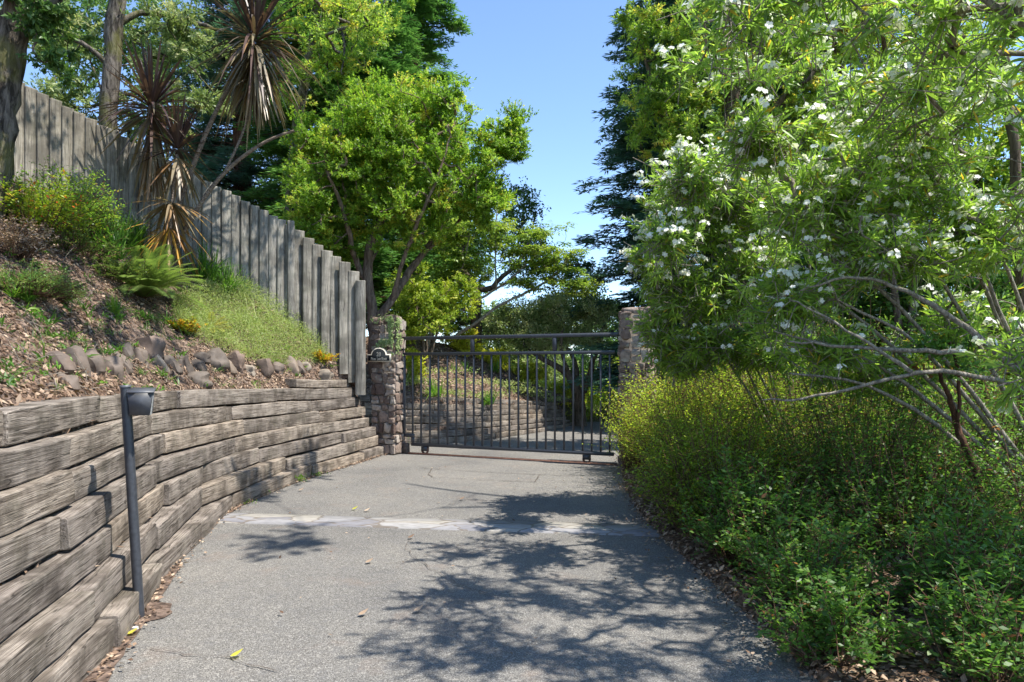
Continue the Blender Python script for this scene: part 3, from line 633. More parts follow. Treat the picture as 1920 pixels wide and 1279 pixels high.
# ------------------------------------------------------------------ stones on the bank
RK = [(108, 678, 46, 44, 35, 'reddish'), (124, 712, 40, 34, 25, 'grey flat'), (96, 722, 28, 22, 10, 'half buried'), (143, 678, 34, 62, 20, 'tall grey leaning'), (170, 682, 44, 48, 40, 'grey leaning'), (208, 690, 36, 46, 5, 'rounded grey'),
      (226, 672, 24, 52, 45, 'thin slanting'), (241, 664, 24, 44, 20, 'narrow dark'), (262, 670, 28, 38, 10, 'oval grey'), (281, 651, 40, 42, 25, 'large pinkish'), (301, 682, 22, 34, 30, 'small pale'), (323, 682, 24, 38, 35, 'slanting brown'), (347, 684, 24, 40, 10, 'dark upright'),
      (371, 686, 24, 28, 0, 'squat dark'), (374, 666, 30, 18, 10, 'low dark'), (370, 712, 42, 26, 8, 'loose reddish brown'), (402, 676, 36, 34, 30, 'broad brown'), (425, 686, 24, 26, 25, 'small tan'), (439, 678, 32, 30, 25, 'slanting pinkish'), (467, 692, 26, 16, 0, 'low pale'),
      (490, 687, 34, 28, 15, 'reddish lumpy'), (518, 690, 22, 18, 0, 'small buried'), (545, 684, 22, 30, 35, 'upright tan'), (560, 690, 20, 22, 30, 'small grey'), (573, 687, 16, 18, 0, 'tiny pale'), (605, 700, 30, 18, 0, 'low flat pale')]
TI = {'reddish': .45, 'pinkish': .6, 'grey': .4, 'dark': .12, 'pale': .9, 'tan': .75, 'brown': .3}
ordn = ['first', 'second', 'third', 'fourth', 'fifth', 'sixth', 'seventh', 'eighth', 'ninth', 'tenth', 'eleventh', 'twelfth', 'thirteenth', 'fourteenth', 'fifteenth', 'sixteenth', 'seventeenth', 'eighteenth', 'nineteenth', 'twentieth', 'twenty-first', 'twenty-second', 'twenty-third', 'twenty-fourth', 'twenty-fifth', 'last']
MAT['cobble'] = None
m_, nt, b = nmat('river_stone'); v_ = coords(nt, 'Object', rand=True); at_ = N(nt, 'Attribute', attribute_name='tint')
c_ = ramp(nt, at_.outputs['Fac'], [(0, (.065, .05, .04)), (.35, (.12, .095, .074)), (.55, (.155, .105, .078)), (.8, (.20, .155, .115)), (1, (.27, .23, .18))]); n_ = noi(nt, v_, 9, 6, .6)
c_ = mix(nt, 1, c_, ramp(nt, n_, [(.3, .62), (.5, 1.), (.75, 1.3)]), 'MULTIPLY'); nt.links.new(c_, b.inputs['Base Color']); b.inputs['Roughness'].default_value = .75; bump(nt, b, n_, .35, .02); MAT['cobble'] = m_
order = sorted(range(len(RK)), key=lambda i: RK[i][0])
for rank, i in enumerate(order):
    px, py, wpx, hpx, ang, desc = RK[i]; p, n = onbank(px, py + hpx * .12)
    if p is None: p, n = onbank(px, py + 20)
    if p is None: print('no rock', px, py); continue
    Y = p[1]; d = (wpx / F * Y * .74, wpx / F * Y * .5, hpx / F * Y * .70); R = np.array(Matrix.Rotation(math.radians(ang), 3, 'Y'))
    V, Q = rockv(p - n * .035, d, i * 3.1 + 2, R, 6, .74, .22); t = .4
    for k_, q in TI.items():
        if k_ in desc: t = q
    o = mesh('boulder', V, Q, MAT['cobble'], tint=np.full(len(Q), t), loc=tuple(p))
    tag(o, f'{desc} stone, {ordn[rank]} from the left in the row above the timber wall', 'stone', 'stones edging the bank above the timber wall')
# ------------------------------------------------------------------ litter
def scatter(B, n, xr, yr, fn=None):
    P = []; Nn = []
    tries = 0
    while len(P) < n and tries < n * 6:
        tries += 1; x, y = rng.uniform(*xr), rng.uniform(*yr)
        if fn and not fn(x, y): continue
        p, q = drop(x, y, B)
        if p is None: continue
        P.append(p); Nn.append(q)
    return np.array(P), np.array(Nn)
def flatleaves(mb, P, Nn, L, W, t, tilt=.5, lift=.01):
    n = len(P); D = rdir(n); D = nz(D - (D * Nn).sum(1, keepdims=True) * Nn + Nn * rng.normal(size=(n, 1)) * tilt * .4); NN = nz(Nn + rdir(n) * tilt)
    leafq(mb, P + Nn * (lift + rng.random((n, 1)) * lift * 1.5), D, NN, L * (.6 + .8 * rng.random(n)), W * (.6 + .8 * rng.random(n)), t)
mb = MB()
P, Nn = scatter(BV, 34000, (-9, -2.3), (2.2, 12.2), lambda x, y: x > -.8 * y - 1.2 and noise.noise(Vector((x * 1.3, y * 1.3, 1))) > -.45 * rng.random() - .1)
flatleaves(mb, P, Nn, .05, .022, np.clip(rng.beta(1.6, 1.6, len(P)), 0, 1), .7, .008)
tag(mb.build('leaf_litter', G['litter'], smooth=False), 'dry brown and tan fallen leaves covering the bank above the timber wall', 'leaf litter', kind='stuff')
mb = MB(); P, Nn = scatter(BV2, 6000, (-4.5, 2), (13.9, 19.6)); flatleaves(mb, P, Nn, .07, .035, rng.beta(1.6, 1.6, len(P)), .7)
tag(mb.build('leaf_litter', G['litter'], smooth=False), 'brown mulch and fallen leaves on the lower bank beyond the gate', 'leaf litter', kind='stuff')
mb = MB(); P, Nn = scatter(BV3, 22000, (1.3, 7), (2.2, 9.5), lambda x, y: x < .8 * y + .4); flatleaves(mb, P, Nn, .055, .026, np.clip(.25 + .75 * rng.random(len(P)), 0, 1), .6, .01)
tag(mb.build('leaf_litter', G['litter'], smooth=False), 'orange brown fallen leaves under the shrubs right of the driveway', 'leaf litter', kind='stuff')
# leaves on the asphalt: along both edges and loose
mb = MB(); n = 900; s_ = rng.uniform(1.5, W1.L, n); q = W1(s_) - W1.left(s_) * np.abs(rng.normal(size=(n, 1))) * .06; P = np.c_[q, np.full(n, .02)]
n2_ = 1500; s_ = rng.uniform(3, RE.L * .62, n2_); q = RE(s_) + np.c_[-np.abs(rng.normal(size=n2_)) * .12 + .03, np.zeros(n2_)]; P = np.r_[P, np.c_[q, np.full(n2_, .022)]]
P = np.r_[P, np.c_[rng.uniform(-2.4, 1.3, 110), rng.uniform(3.2, 12, 110), np.full(110, .016)]]
n = len(P); flatleaves(mb, P, np.tile([0, 0, 1.], (n, 1)), .034, .018, rng.beta(2.2, 1.3, n), .45, .003)
for k in range(7):   # ledges of the sleepers
    s_ = rng.uniform(3, 11.5, 22); q = W1(s_) + W1.left(s_) * (SB * k + .035); z = ztop1(s_) / 7 * (k + 0) + .005
    if k: flatleaves(mb, np.c_[q, z], np.tile([0, 0, 1.], (22, 1)), .05, .02, rng.beta(2.2, 1.2, 22), .3, .004)
tag(mb.build('fallen_leaves', G['litter'], smooth=False), 'dry leaves scattered on the driveway and blown against its edges', 'fallen leaves', kind='stuff')
lp = g2([(672, 1158), (776, 1151), (862, 939), (683, 961), (660, 958), (765, 1012), (685, 1059), (432, 1237), (236, 1195), (560, 922)])
for (x, y), ds, mt in zip(lp, ('curled tan', 'long pale tan', 'small orange', 'pale cream', 'yellow brown', 'rust coloured', 'small pink brown', 'bright yellow', 'pale yellow', 'tiny tan'), (.8, .9, .7, 1, .75, .5, .8, 1, 1, .8)):
    mb = MB(); P = np.array([[x, y, .02]]); yl = 'yellow' in ds
    leafq(mb, P, np.array([[.8, .5, .1]]), np.array([[.1, 0, 1.]]), .065, .04, mt, rows=3, droop=-.3, wid=(.2, .9, 1, .6, .05))
    tag(mb.build('fallen_leaf', G['yellow'] if yl else G['litter'], loc=(x, y, .012)), {'curled tan': 'curled tan leaf lying on the sunny asphalt near the bottom centre', 'long pale tan': 'long pale tan leaf on the asphalt right of the curled tan one', 'small orange': 'small orange leaf on a short crack between flagstone strip and gate', 'pale cream': 'pale cream leaf just beyond the flagstone strip', 'yellow brown': 'yellow brown leaf beside the pale cream one beyond the flagstone strip', 'rust coloured': 'rust coloured leaf at the top of the long crack below the flagstone strip', 'small pink brown': 'small pink brown leaf on bare asphalt below the flagstone strip', 'bright yellow': 'bright yellow leaf alone on asphalt right of the keypad post', 'pale yellow': 'pale yellow leaf on the dirt at the foot of the timber wall', 'tiny tan': 'tiny tan leaf on the asphalt near the wall beyond the flagstone strip'}[ds], 'leaf', 'single leaves on the driveway')
# ------------------------------------------------------------------ plant builders
def sphere_pts(n, p=.45):
    return rdir(n) * (rng.random((n, 1)) ** p)
class Tree:
    def __init__(s): s.pts = []; s.par = []; s.fix = []; s.wood = MB(); s.crown = MB()
    def limb(s, P, R, k=9, rough=.06, sm=2, t=.5):
        P = smoothp(P, sm); P[1:-1] += rng.normal(size=(len(P) - 2, 3)) * np.interp(R[0], [.01, .1], [.004, .012]); R = np.interp(np.linspace(0, 1, len(P)), np.linspace(0, 1, len(R)), R); tube(s.wood, P, R, k, rough=rough)
        for p, r in zip(P[::2], R[::2]): s.pts.append(p); s.par.append(-1); s.fix.append(r)
    def grow(s, nodes, rtip=.006, wob=.12, maxr=.06, k=5, e=.42):
        """connect nodes to the nearest wood, nearest first"""
        pts = np.array(s.pts); base = len(pts); d = np.sqrt(((nodes[:, None] - pts[None]) ** 2).sum(-1)).min(1); nodes = nodes[np.argsort(d)]
        buf = np.zeros((base + 2 * len(nodes) + 2, 3)); buf[:base] = pts; n = base; par = list(s.par); edges = []
        for q in nodes:
            dd = ((buf[:n] - q) ** 2).sum(1); j = int(dd.argmin()); a = buf[j]; L = math.sqrt(dd[j]); 
            mid = (a + q) / 2 + rng.normal(size=3) * L * wob + np.array([0, 0, -.05 * L]); buf[n] = mid; buf[n + 1] = q; par += [j, n]; edges.append((j, n, n + 1)); n += 2
        cnt = np.zeros(n); 
        for i in range(n - 1, base - 1, -1): cnt[i] += 1 if (i - base) % 2 else 0; cnt[par[i]] += cnt[i]
        for (j, m_, q) in edges:
            r1 = min(maxr, rtip * max(1, cnt[m_]) ** e); r2 = min(maxr, rtip * max(1, cnt[q]) ** e)
            if j < base: r0 = min(s.fix[j] * .8, r1 * 1.25)
            else: r0 = r1 * 1.05
            P = smoothp(np.array([buf[j], buf[m_], buf[q]]), 1); tube(s.wood, P, np.linspace(r0, r2, len(P)), k)
        s.ends = nodes
    def foliage(s, blobs, nclump, ntwig, nleaf, cr, L, Wd, mode='rosette', tl=.18, up=.5, rows=1, p=.5, flat=.7, grow=True, rtip=.006, tmean=.5, maxr=.05, droop=.05, clump_tint=.25, twigs=False, wid=(.16, 1, .8, .05)):
        B = np.array(blobs, float); wgt = (B[:, 3] * B[:, 4] + B[:, 4] * B[:, 5] + B[:, 3] * B[:, 5]); wgt /= wgt.sum()
        bi = rng.choice(len(B), nclump, p=wgt); cdir = sphere_pts(nclump, p); cc = B[bi, :3] + cdir * B[bi, 3:6]
        ct = rng.normal(size=nclump) * clump_tint
        ti = np.repeat(np.arange(nclump), ntwig); nt_ = len(ti); off = sphere_pts(nt_, .6) * np.array([1, 1, flat]) * cr * (.6 + .8 * rng.random((nclump, 1)))[ti]
        tp = cc[ti] + off; out = nz(tp - B[bi[ti], :3]) * .6 + nz(off) * .7 + rdir(nt_) * .5; out[:, 2] += up; out = nz(out)
        li = np.repeat(np.arange(nt_), nleaf); m_ = len(li); u_ = rng.random((m_, 1)); r = rdir(m_); dT = out[li]; perp = nz(r - (r * dT).sum(1, keepdims=True) * dT)
        if mode == 'rosette':
            P = tp[li] - dT * tl * u_ ; D = nz(perp * (.9 - .3 * (1 - u_)) + dT * (.35 + .6 * (1 - u_))); NN = nz(dT + perp * -.3 + np.array([0, 0, .5]))
        elif mode == 'flat':     # horizontal layers
            P = tp[li] + perp * np.array([1, 1, .25]) * tl * u_; D = nz(perp * np.array([1, 1, .3]) + np.array([0, 0, -.25])); NN = nz(np.array([0, 0, 1.]) + rdir(m_) * .35)
        elif mode == 'spray':    # flat feathery sprays of a conifer
            bn = nz(np.cross(dT, np.array([0, 0, 1.])) + 1e-6); sg = np.sign(rng.random((m_, 1)) - .5)
            P = tp[li] - dT * tl * u_; D = nz(dT * .75 + bn * sg * .75 + np.array([0, 0, -.15]) + rdir(m_) * .2); NN = nz(np.array([0, 0, 1.]) + rdir(m_) * .5)
        else:
            P = tp[li] + rdir(m_) * tl * u_; D = nz(rdir(m_) + dT * .5); NN = nz(rdir(m_) + np.array([0, 0, .6]))
        t = np.clip(tmean + ct[ti][li] + rng.normal(size=m_) * .18, 0, .999)
        leafq(s.crown, P, D, NN, L * (.65 + .7 * rng.random(m_)), Wd * (.7 + .6 * rng.random(m_)), t, rows=rows, droop=droop, wid=wid)
        if twigs:
            for a_, b_ in zip(tp[::twigs], out[::twigs]): tube(s.wood, np.array([a_ - b_ * tl * 1.6, a_]), [rtip * .8, rtip * .4], 3)
        if grow: s.grow(cc, rtip=rtip, maxr=maxr)
        s.tips = tp; s.tdir = out; return cc
    def done(s, name, loc, label, cat, wm, lm, group=None, crown='crown', trunk='trunk'):
        e = empty(name, tuple(float(a) for a in loc), label, cat, group)
        if s.wood.n: s.wood.build(trunk, wm, e)
        s.crown.build(crown, lm, e, smooth=False); return e
def blob(px, py, Y, rx, ry, rd=None):
    c = at(px, py, Y); return (*c, rx / F * Y, rd if rd else rx / F * Y, ry / F * Y)
# ------------------------------------------------------------------ trees left
def TL(pts, Y, dY=None): return [at(p[0], p[1], Y + (p[2] if len(p) > 2 else 0)) for p in pts]
# strawberry tree in the middle
Y = 13.6; T = Tree()
T.limb(TL([(702, 700), (700, 590), (690, 520), (688, 470), (720, 400), (738, 330)], Y), [.13, .11, .10, .08, .05, .03])
T.limb(TL([(694, 535), (665, 490), (655, 440, -.4), (640, 380, -.6), (615, 330, -.9)], Y), [.08, .06, .05, .04, .02])
T.limb(TL([(704, 610), (735, 560), (775, 500, .4), (820, 440, .6), (855, 385, .8)], Y), [.09, .08, .07, .05, .03])
T.limb(TL([(735, 562), (760, 470, -.4), (800, 380, -.8), (830, 310, -.8), (845, 250, -.7)], Y), [.05, .04, .03, .02, .01])
T.limb(TL([(690, 500), (720, 440, .6), (700, 330, .9), (690, 260, 1)], Y), [.05, .045, .03, .015])
T.limb(TL([(800, 470, .5), (850, 430, .6), (900, 360, .6), (940, 290, .5)], Y), [.035, .03, .02, .01])
bl = [blob(630, 330, Y, 95, 110, 1.1), blob(740, 240, Y, 120, 100, 1.2), blob(830, 190, Y, 60, 60, .7), blob(850, 320, Y, 105, 95, 1.1), blob(940, 270, Y, 48, 50, .5), blob(968, 240, Y, 28, 45, .3), blob(600, 400, Y - .3, 70, 70, .9),
      blob(760, 400, Y - .3, 110, 75, 1.0), blob(900, 370, Y, 60, 55, .7), blob(690, 300, Y - .5, 90, 90, .8), blob(575, 265, Y, 40, 55, .5), blob(640, 450, Y, 60, 40, .6), blob(590, 480, Y, 40, 25, .4)]
T.foliage(bl, 1350, 16, 12, .21, .058, .023, 'rosette', .12, .6, rtip=.007, maxr=.045, tmean=.52)
T.done('strawberry_tree', at(702, 700, Y), 'bright green multi-stemmed tree with bare branching limbs behind the fence and left pillar', 'tree', MAT['bark_arb'], G['arb'])
# conifers
def conifer(name, x, y, z0, zt_, R0, label, mat, nb=150, seed=1, wood='bark_red', spray=26, L=.15, W_=.035, tmean=.5, az=None, r0=.35, group='tall conifers'):
    T = Tree(); base = np.array([x, y, z0]); T.limb([(x, y, z0), (x + .1, y, z0 + (zt_ - z0) * .5), (x, y, zt_)], [r0, r0 * .7, r0 * .2], 10, .08)
    for b_ in range(nb):
        f = rng.random() ** .9; z = z0 + 1.2 + (zt_ - z0 - 1.4) * f; R = R0 * (1 - f * .55) * (.55 + .55 * rng.random()); a = rng.uniform(*(az or (0, 2 * math.pi)))
        d = np.array([math.cos(a), math.sin(a), 0]); dr = rng.uniform(.05, .35)
        P = np.array([np.array([x, y, z]) + d * R * q + np.array([0, 0, R * (.12 * q - dr * q * q)]) for q in np.linspace(0, 1, 6)]); tube(T.wood, P, np.linspace(.03, .006, 6), 4)
        ns = int(spray * R / R0) + 10; q = .3 + .72 * rng.random(ns) ** .8; C_ = np.array([x, y, z]) + d * (R * q)[:, None] + np.array([0, 0, 1.]) * (R * (.12 * q - dr * q * q))[:, None]
        sd = np.array([-d[1], d[0], 0]); sw = rng.uniform(-1, 1, ns) * .32 * R * (1.1 - q * .7); C_ += sd * sw[:, None] + rng.normal(size=(ns, 3)) * .07
        dT = nz(d + sd * np.sign(sw)[:, None] * .7 + np.array([0, 0, -.15]) + rdir(ns) * .25); nl = 15; li = np.repeat(np.arange(ns), nl); m_ = len(li); u_ = rng.random((m_, 1))
        bn = nz(np.cross(dT, [0, 0, 1.])); sg = np.sign(rng.random((m_, 1)) - .5); Pp = C_[li] - dT[li] * .42 * u_ + rng.normal(size=(m_, 3)) * .02
        D = nz(dT[li] * .7 + bn[li] * sg * .7 + rdir(m_) * .25); NN = nz(np.array([0, 0, 1.]) + rdir(m_) * .6)
        leafq(T.crown, Pp, D, NN, L * (.6 + .8 * rng.random(m_)), W_, np.clip(tmean + rng.normal() * .15 + rng.normal(size=m_) * .15 + .25 * (1 - u_[:, 0] * 2) * .5, 0, 1))
    return T.done(name, (x, y, z0), label, 'tree', MAT[wood], G[mat], group)
p = at(640, 0, 18.5); conifer('redwood_tree', p[0], 18.5, 2.0, 15, 3.3, 'tall redwood with mid green feathery sprays rising behind the strawberry tree', 'redw', 420, 1, spray=44, tmean=.62, L=.17, W_=.042)
p = at(450, 0, 20.5); conifer('redwood_tree', p[0], 20.5, 2.5, 17, 3.0, 'dark redwood behind the tall cordyline, left of the other redwood', 'redb', 320, 2, tmean=.45, spray=40)
p = at(770, 0, 22); conifer('redwood_tree', p[0], 22, 1.5, 17.5, 2.9, 'redwood whose crown edges the open sky above the strawberry tree', 'redw', 300, 7, spray=36, tmean=.6, L=.18, W_=.045)
p = at(1330, 0, 19); conifer('cedar_tree', p[0], 19, 0, 16, 4.3, 'dark blue green conifer behind the right stone pillar, drooping against the sky', 'redb', 600, 3, L=.19, W_=.048, tmean=.5, spray=52)
p = at(1560, 0, 17); conifer('cedar_tree', p[0], 17, 0, 15, 4.0, 'dark conifer deep behind the oleander on the right', 'redb', 280, 4, tmean=.3, spray=40)
# bay tree with the pale trunk left
Y = 11.2; T = Tree()
T.limb(TL([(205, 420), (203, 300), (204, 200), (212, 80), (222, -40), (235, -160), (250, -320)], Y), [.15, .14, .135, .13, .12, .10, .06], 12, .07)
T.limb(TL([(212, 60), (250, 20, .2), (330, 30, .5), (420, 60, .8)], Y), [.06, .05, .04, .02]); T.limb(TL([(208, 130), (160, 80, -.3), (100, 60, -.5)], Y), [.05, .04, .015])
T.limb(TL([(235, -160), (380, -90, .4), (500, -60, .7), (560, -20, .9), (640, 0, .8)], Y), [.06, .045, .03, .02, .01])
bl = [blob(130, 190, Y, 70, 60, .7), blob(150, 60, Y, 60, 80, .7), blob(290, 100, Y + .5, 80, 90, .9), blob(350, 60, Y + .6, 60, 70, .8), blob(290, 200, Y + .6, 70, 60, .8), blob(60, 40, Y, 60, 60, .6), blob(390, 190, Y + .5, 40, 40, .5), blob(250, 280, Y + .6, 60, 40, .5)]
T.foliage(bl, 210, 13, 11, .24, .075, .024, 'rosette', .12, .1, rtip=.006, maxr=.03, tmean=.55)
T.done('bay_tree', at(205, 420, Y), 'slender tree with grey trunk and loose pale foliage rising behind the fence top', 'tree', MAT['bark_oak'], G['pale'])
T = Tree(); Y = 11.9; T.limb(TL([(560, 560), (540, 400, .4), (560, 200, .2), (600, 20), (610, -180)], Y + 2.5), [.12, .11, .1, .09, .06])
T.limb(TL([(600, 0), (650, 60, -.5), (640, 140, -.8)], Y + 2.5), [.04, .03, .01])
bl = [blob(600, 60, Y + 2, 80, 100, .9), blob(690, 50, Y + 2, 60, 70, .7), blob(640, 140, Y + 2, 60, 60, .7), blob(560, 160, Y + 2.3, 50, 50, .6), blob(560, -60, Y + 2, 120, 70, 1), blob(720, -40, Y + 2, 80, 50, .8), (-3.3, 10.1, 7.7, .8, .8, .35), (-4.3, 9.7, 7.9, .7, .7, .35), (-2.5, 10.8, 7.2, .6, .7, .3), (-5.2, 9.5, 8.2, .7, .6, .3), (-2.6, 9.3, 7.6, .6, .6, .3)]  # final clumps, mostly above view, added to dapple the fence
T.foliage(bl, 290, 14, 11, .24, .06, .024, 'rosette', .12, .2, rtip=.007, maxr=.03, tmean=.55)
T.done('live_oak', at(560, 560, Y + 2.5), 'small leaved oak with hanging branches between the cordyline crown and the sky', 'tree', MAT['bark_oak'], G['bay'])
# oak at the left frame edge with canopy over the bank
Y = 7.6; T = Tree(); bp, _ = onbank(-20, 430); b0_ = at(-22, 430, Y)
T.limb(TL([(-30, 460), (-14, 330), (4, 220), (14, 120), (36, 20), (80, -70), (150, -200), (260, -330)], Y), [.19, .17, .16, .155, .15, .12, .09, .05], 14, .08)
T.limb(TL([(30, 40), (70, 15), (115, -8), (190, -60, .4), (330, -120, .8), (520, -190, 1.2)], Y), [.075, .07, .06, .05, .04, .02])
T.limb(TL([(14, 120), (-40, 60), (-110, -20)], Y), [.1, .08, .05])
T.limb(TL([(150, -200), (330, -230, -1), (480, -260, -1.6), (600, -280, -2)], Y), [.07, .05, .035, .015])
bl = [blob(95, 70, Y, 30, 70, .35), blob(70, 20, Y - .2, 60, 40, .4), blob(105, 130, Y, 20, 35, .25), blob(10, -20, Y - .2, 60, 50, .4)]
T.foliage(bl, 70, 10, 9, .16, .06, .03, 'rosette', .08, -.1, rtip=.005, maxr=.02, tmean=.45)
bl = [blob(100, -160, Y, 200, 60, 1.5), blob(330, -150, Y + .6, 150, 55, 1.3), blob(500, -230, Y - .5, 130, 60, 1.6), blob(300, -300, Y - 1.2, 200, 80, 1.6), blob(-60, -60, Y, 120, 90, 1.2), blob(600, -330, Y - 1.4, 120, 60, 1.6), blob(380, -330, Y + 1, 200, 60, 1.2), (-2.3, 6.5, 7.2, .6, .7, .25), (-1.5, 5.6, 7.3, .5, .6, .2), (-3.2, 7.4, 7.1, .7, .7, .3), (-2.6, 5.3, 6.8, .5, .5, .2), (-1.3, 7.0, 7.4, .5, .8, .2)]  # last small clumps hang unseen above, added to dapple the bank
T.foliage(bl, 190, 11, 9, .22, .065, .034, 'rosette', .1, .1, rtip=.006, maxr=.03, tmean=.45)
T.done('oak_tree', b0_, 'mossy oak trunk at the left edge of the photo, in front of the fence', 'tree', MAT['bark_oak'], G['dark'])
# ------------------------------------------------------------------ trees beyond the gate
Y = 16.8; T = Tree()
T.limb(TL([(800, 655), (808, 625), (812, 590), (835, 550, -.2), (858, 525, -.3), (872, 490, -.3), (880, 440, -.2)], Y), [.05, .048, .045, .04, .03, .02, .01], 7)
T.limb(TL([(812, 622), (850, 600), (880, 570), (930, 545), (985, 500), (1020, 460)], Y), [.04, .035, .035, .03, .02, .01], 7)
T.limb(TL([(852, 632, .2), (900, 600), (930, 575), (985, 550), (1040, 520), (1075, 470)], Y), [.045, .04, .035, .03, .02, .01], 7)
T.limb(TL([(930, 545), (928, 480), (932, 400), (935, 370)], Y), [.025, .02, .015, .008], 6)
bl = [blob(845, 450, Y, 55, 45, .8), blob(920, 420, Y, 60, 40, .9), blob(960, 470, Y, 70, 35, 1), blob(1010, 440, Y, 40, 40, .6), blob(1065, 430, Y, 25, 25, .3), blob(1040, 490, Y, 55, 35, .8), blob(1085, 530, Y, 45, 25, .6), blob(1000, 530, Y, 60, 20, .8), blob(850, 520, Y, 50, 30, .8), blob(1080, 475, Y, 25, 20, .3), blob(890, 500, Y, 50, 30, .8)]
T.foliage(bl, 260, 9, 10, .24, .062, .05, 'flat', .2, .2, p=.6, flat=.4, rtip=.005, maxr=.02, tmean=.55)
T.done('maple_tree', at(800, 655, Y), 'airy light green maple with thin bare branches spreading over the gate', 'tree', MAT['bark_pale'], G['maple'])
Y = 19; T = Tree()
T.limb(TL([(893, 700), (893, 640), (894, 570), (889, 540), (868, 510), (862, 470)], Y), [.17, .16, .15, .14, .10, .05], 9)
T.limb(TL([(889, 545), (925, 541), (938, 520), (970, 500), (1000, 440)], Y), [.09, .08, .07, .05, .03], 8)
bl = [blob(960, 400, Y + 1, 50, 60, 1), blob(870, 430, Y + 1, 60, 60, 1.), blob(990, 370, Y + 1, 30, 30, .5), blob(1060, 510, Y + 2, 80, 35, 1), blob(1000, 470, Y + 1.5, 60, 50, 1), blob(1110, 560, Y + 2, 60, 30, 1)]
T.foliage(bl, 150, 12, 10, .35, .09, .045, 'random', .15, .1, rtip=.008, maxr=.03, tmean=.35)
T.done('dark_oak', at(893, 700, Y), 'dark forked oak trunk standing behind the maple left of the gate centre', 'tree', MAT['bark_brown'], G['dark'])
Y = 18.2; T = Tree()
T.limb(TL([(1088, 803), (1086, 760), (1085, 740), (1072, 715), (1060, 695), (1020, 675), (990, 655)], Y), [.19, .165, .16, .11, .09, .06, .03], 10)
T.limb(TL([(1086, 745), (1100, 722), (1108, 690), (1120, 650), (1130, 620), (1135, 590)], Y), [.12, .10, .08, .06, .04, .02], 8); T.limb(TL([(1080, 730), (1082, 690, .4), (1070, 660, .6), (1040, 630, .9)], Y), [.09, .07, .05, .02], 8)
T.limb(TL([(1068, 705), (1050, 660, -.3), (1055, 620, -.4)], Y), [.06, .05, .02], 7)
bl = [blob(960, 600, Y + .5, 60, 45, 1), blob(1040, 590, Y + .5, 60, 40, 1), blob(1110, 590, Y, 40, 30, .8), blob(1010, 640, Y, 60, 25, .8), blob(1080, 635, Y, 50, 18, .8)]
T.foliage(bl, 300, 12, 11, .3, .06, .03, 'random', .15, .1, rtip=.006, maxr=.03, tmean=.75, clump_tint=.35)
T.done('grey_oak', at(1088, 803, Y), 'spreading oak with forked trunk standing at the end of the lower timber wall', 'tree', MAT['bark_brown'], G['pale'])
def simple_tree(name, px, Y, base, bl, mat, label, n=120, nt_=11, nl=10, cr=.4, L=.1, W_=.05, mode='random', wood='bark_brown', tmean=.5, cat='tree', r0=.12, group=None, z=None, **kw):
    T = Tree(); b_ = at(px, base, Y)
    if z is not None: b_[2] = z
    tops = sorted(bl, key=lambda q: q[2])
    for q in tops[-3:] + tops[:1]: T.limb([b_, b_ + (np.array(q[:3]) - b_) * np.array([.3, .3, .5]), np.array(q[:3])], [r0, r0 * .6, r0 * .15], 7, sm=2)
    T.foliage(bl, n, nt_, nl, cr, L, W_, mode, .15, .3, tmean=tmean, **kw); return T.done(name, b_, label, cat, MAT[wood], G[mat], group)
simple_tree('background_tree', 960, 30, 760, [blob(940, 620, 30, 70, 60, 2), blob(1040, 600, 31, 60, 50, 2), blob(1000, 680, 30, 80, 50, 2)], 'pale', 'hazy grey green tree far behind the gate, left of the forked oak', 170, cr=.6, L=.15, W_=.07, group='far trees beyond the gate', z=-.3)
simple_tree('background_tree', 1120, 34, 760, [blob(1130, 610, 34, 50, 60, 2), blob(1150, 680, 34, 50, 60, 2), blob(1190, 640, 34, 60, 70, 2)], 'dark', 'loose dark green tree far off beside the right pillar', 110, cr=.6, L=.16, W_=.07, group='far trees beyond the gate', z=-.5)
simple_tree('background_tree', 1130, 24, 780, [blob(1125, 740, 24, 45, 45, 1.2), blob(1165, 735, 24, 40, 50, 1.2), blob(1200, 700, 25, 50, 60, 1.2)], 'coton', 'sunlit fresh green bush seen between the last gate bars', 120, cr=.35, L=.09, W_=.05, group='far trees beyond the gate', z=-.1)
simple_tree('background_tree', 1010, 40, 780, [blob(900, 690, 39, 80, 40, 3), blob(990, 690, 41, 70, 40, 3), blob(1080, 690, 41, 70, 36, 3), blob(1170, 690, 42, 60, 40, 3), blob(980, 730, 40, 90, 40, 3), blob(1080, 740, 42, 90, 30, 3), blob(1180, 745, 44, 90, 25, 3), blob(860, 690, 40, 90, 50, 3)], 'dark', 'dark tree mass closing the view low behind the gate', 420, cr=.9, L=.22, W_=.1, group='far trees beyond the gate', z=-.8)
simple_tree('azalea_bush', 1050, 21.5, 780, [blob(1050, 735, 21.5, 45, 22, .8)], 'yellow', 'bright yellow shrub glowing behind the forked oak trunk', 60, cr=.25, L=.06, W_=.035, cat='shrub', r0=.03, group='shrubs along the lower bank', z=.1)
Y = 14.9
simple_tree('azalea_bush', 800, 15.6, 700, [blob(800, 590, 15.6, 60, 50, .9), blob(850, 560, 15.8, 50, 50, .8), blob(770, 540, 15.5, 50, 50, .8), blob(760, 620, 15.5, 40, 40, .6)], 'lime', 'tall lime green shrub just behind the left stone pillar', 190, cr=.22, L=.06, W_=.03, mode='rosette', cat='shrub', r0=.05, group='shrubs along the lower bank')
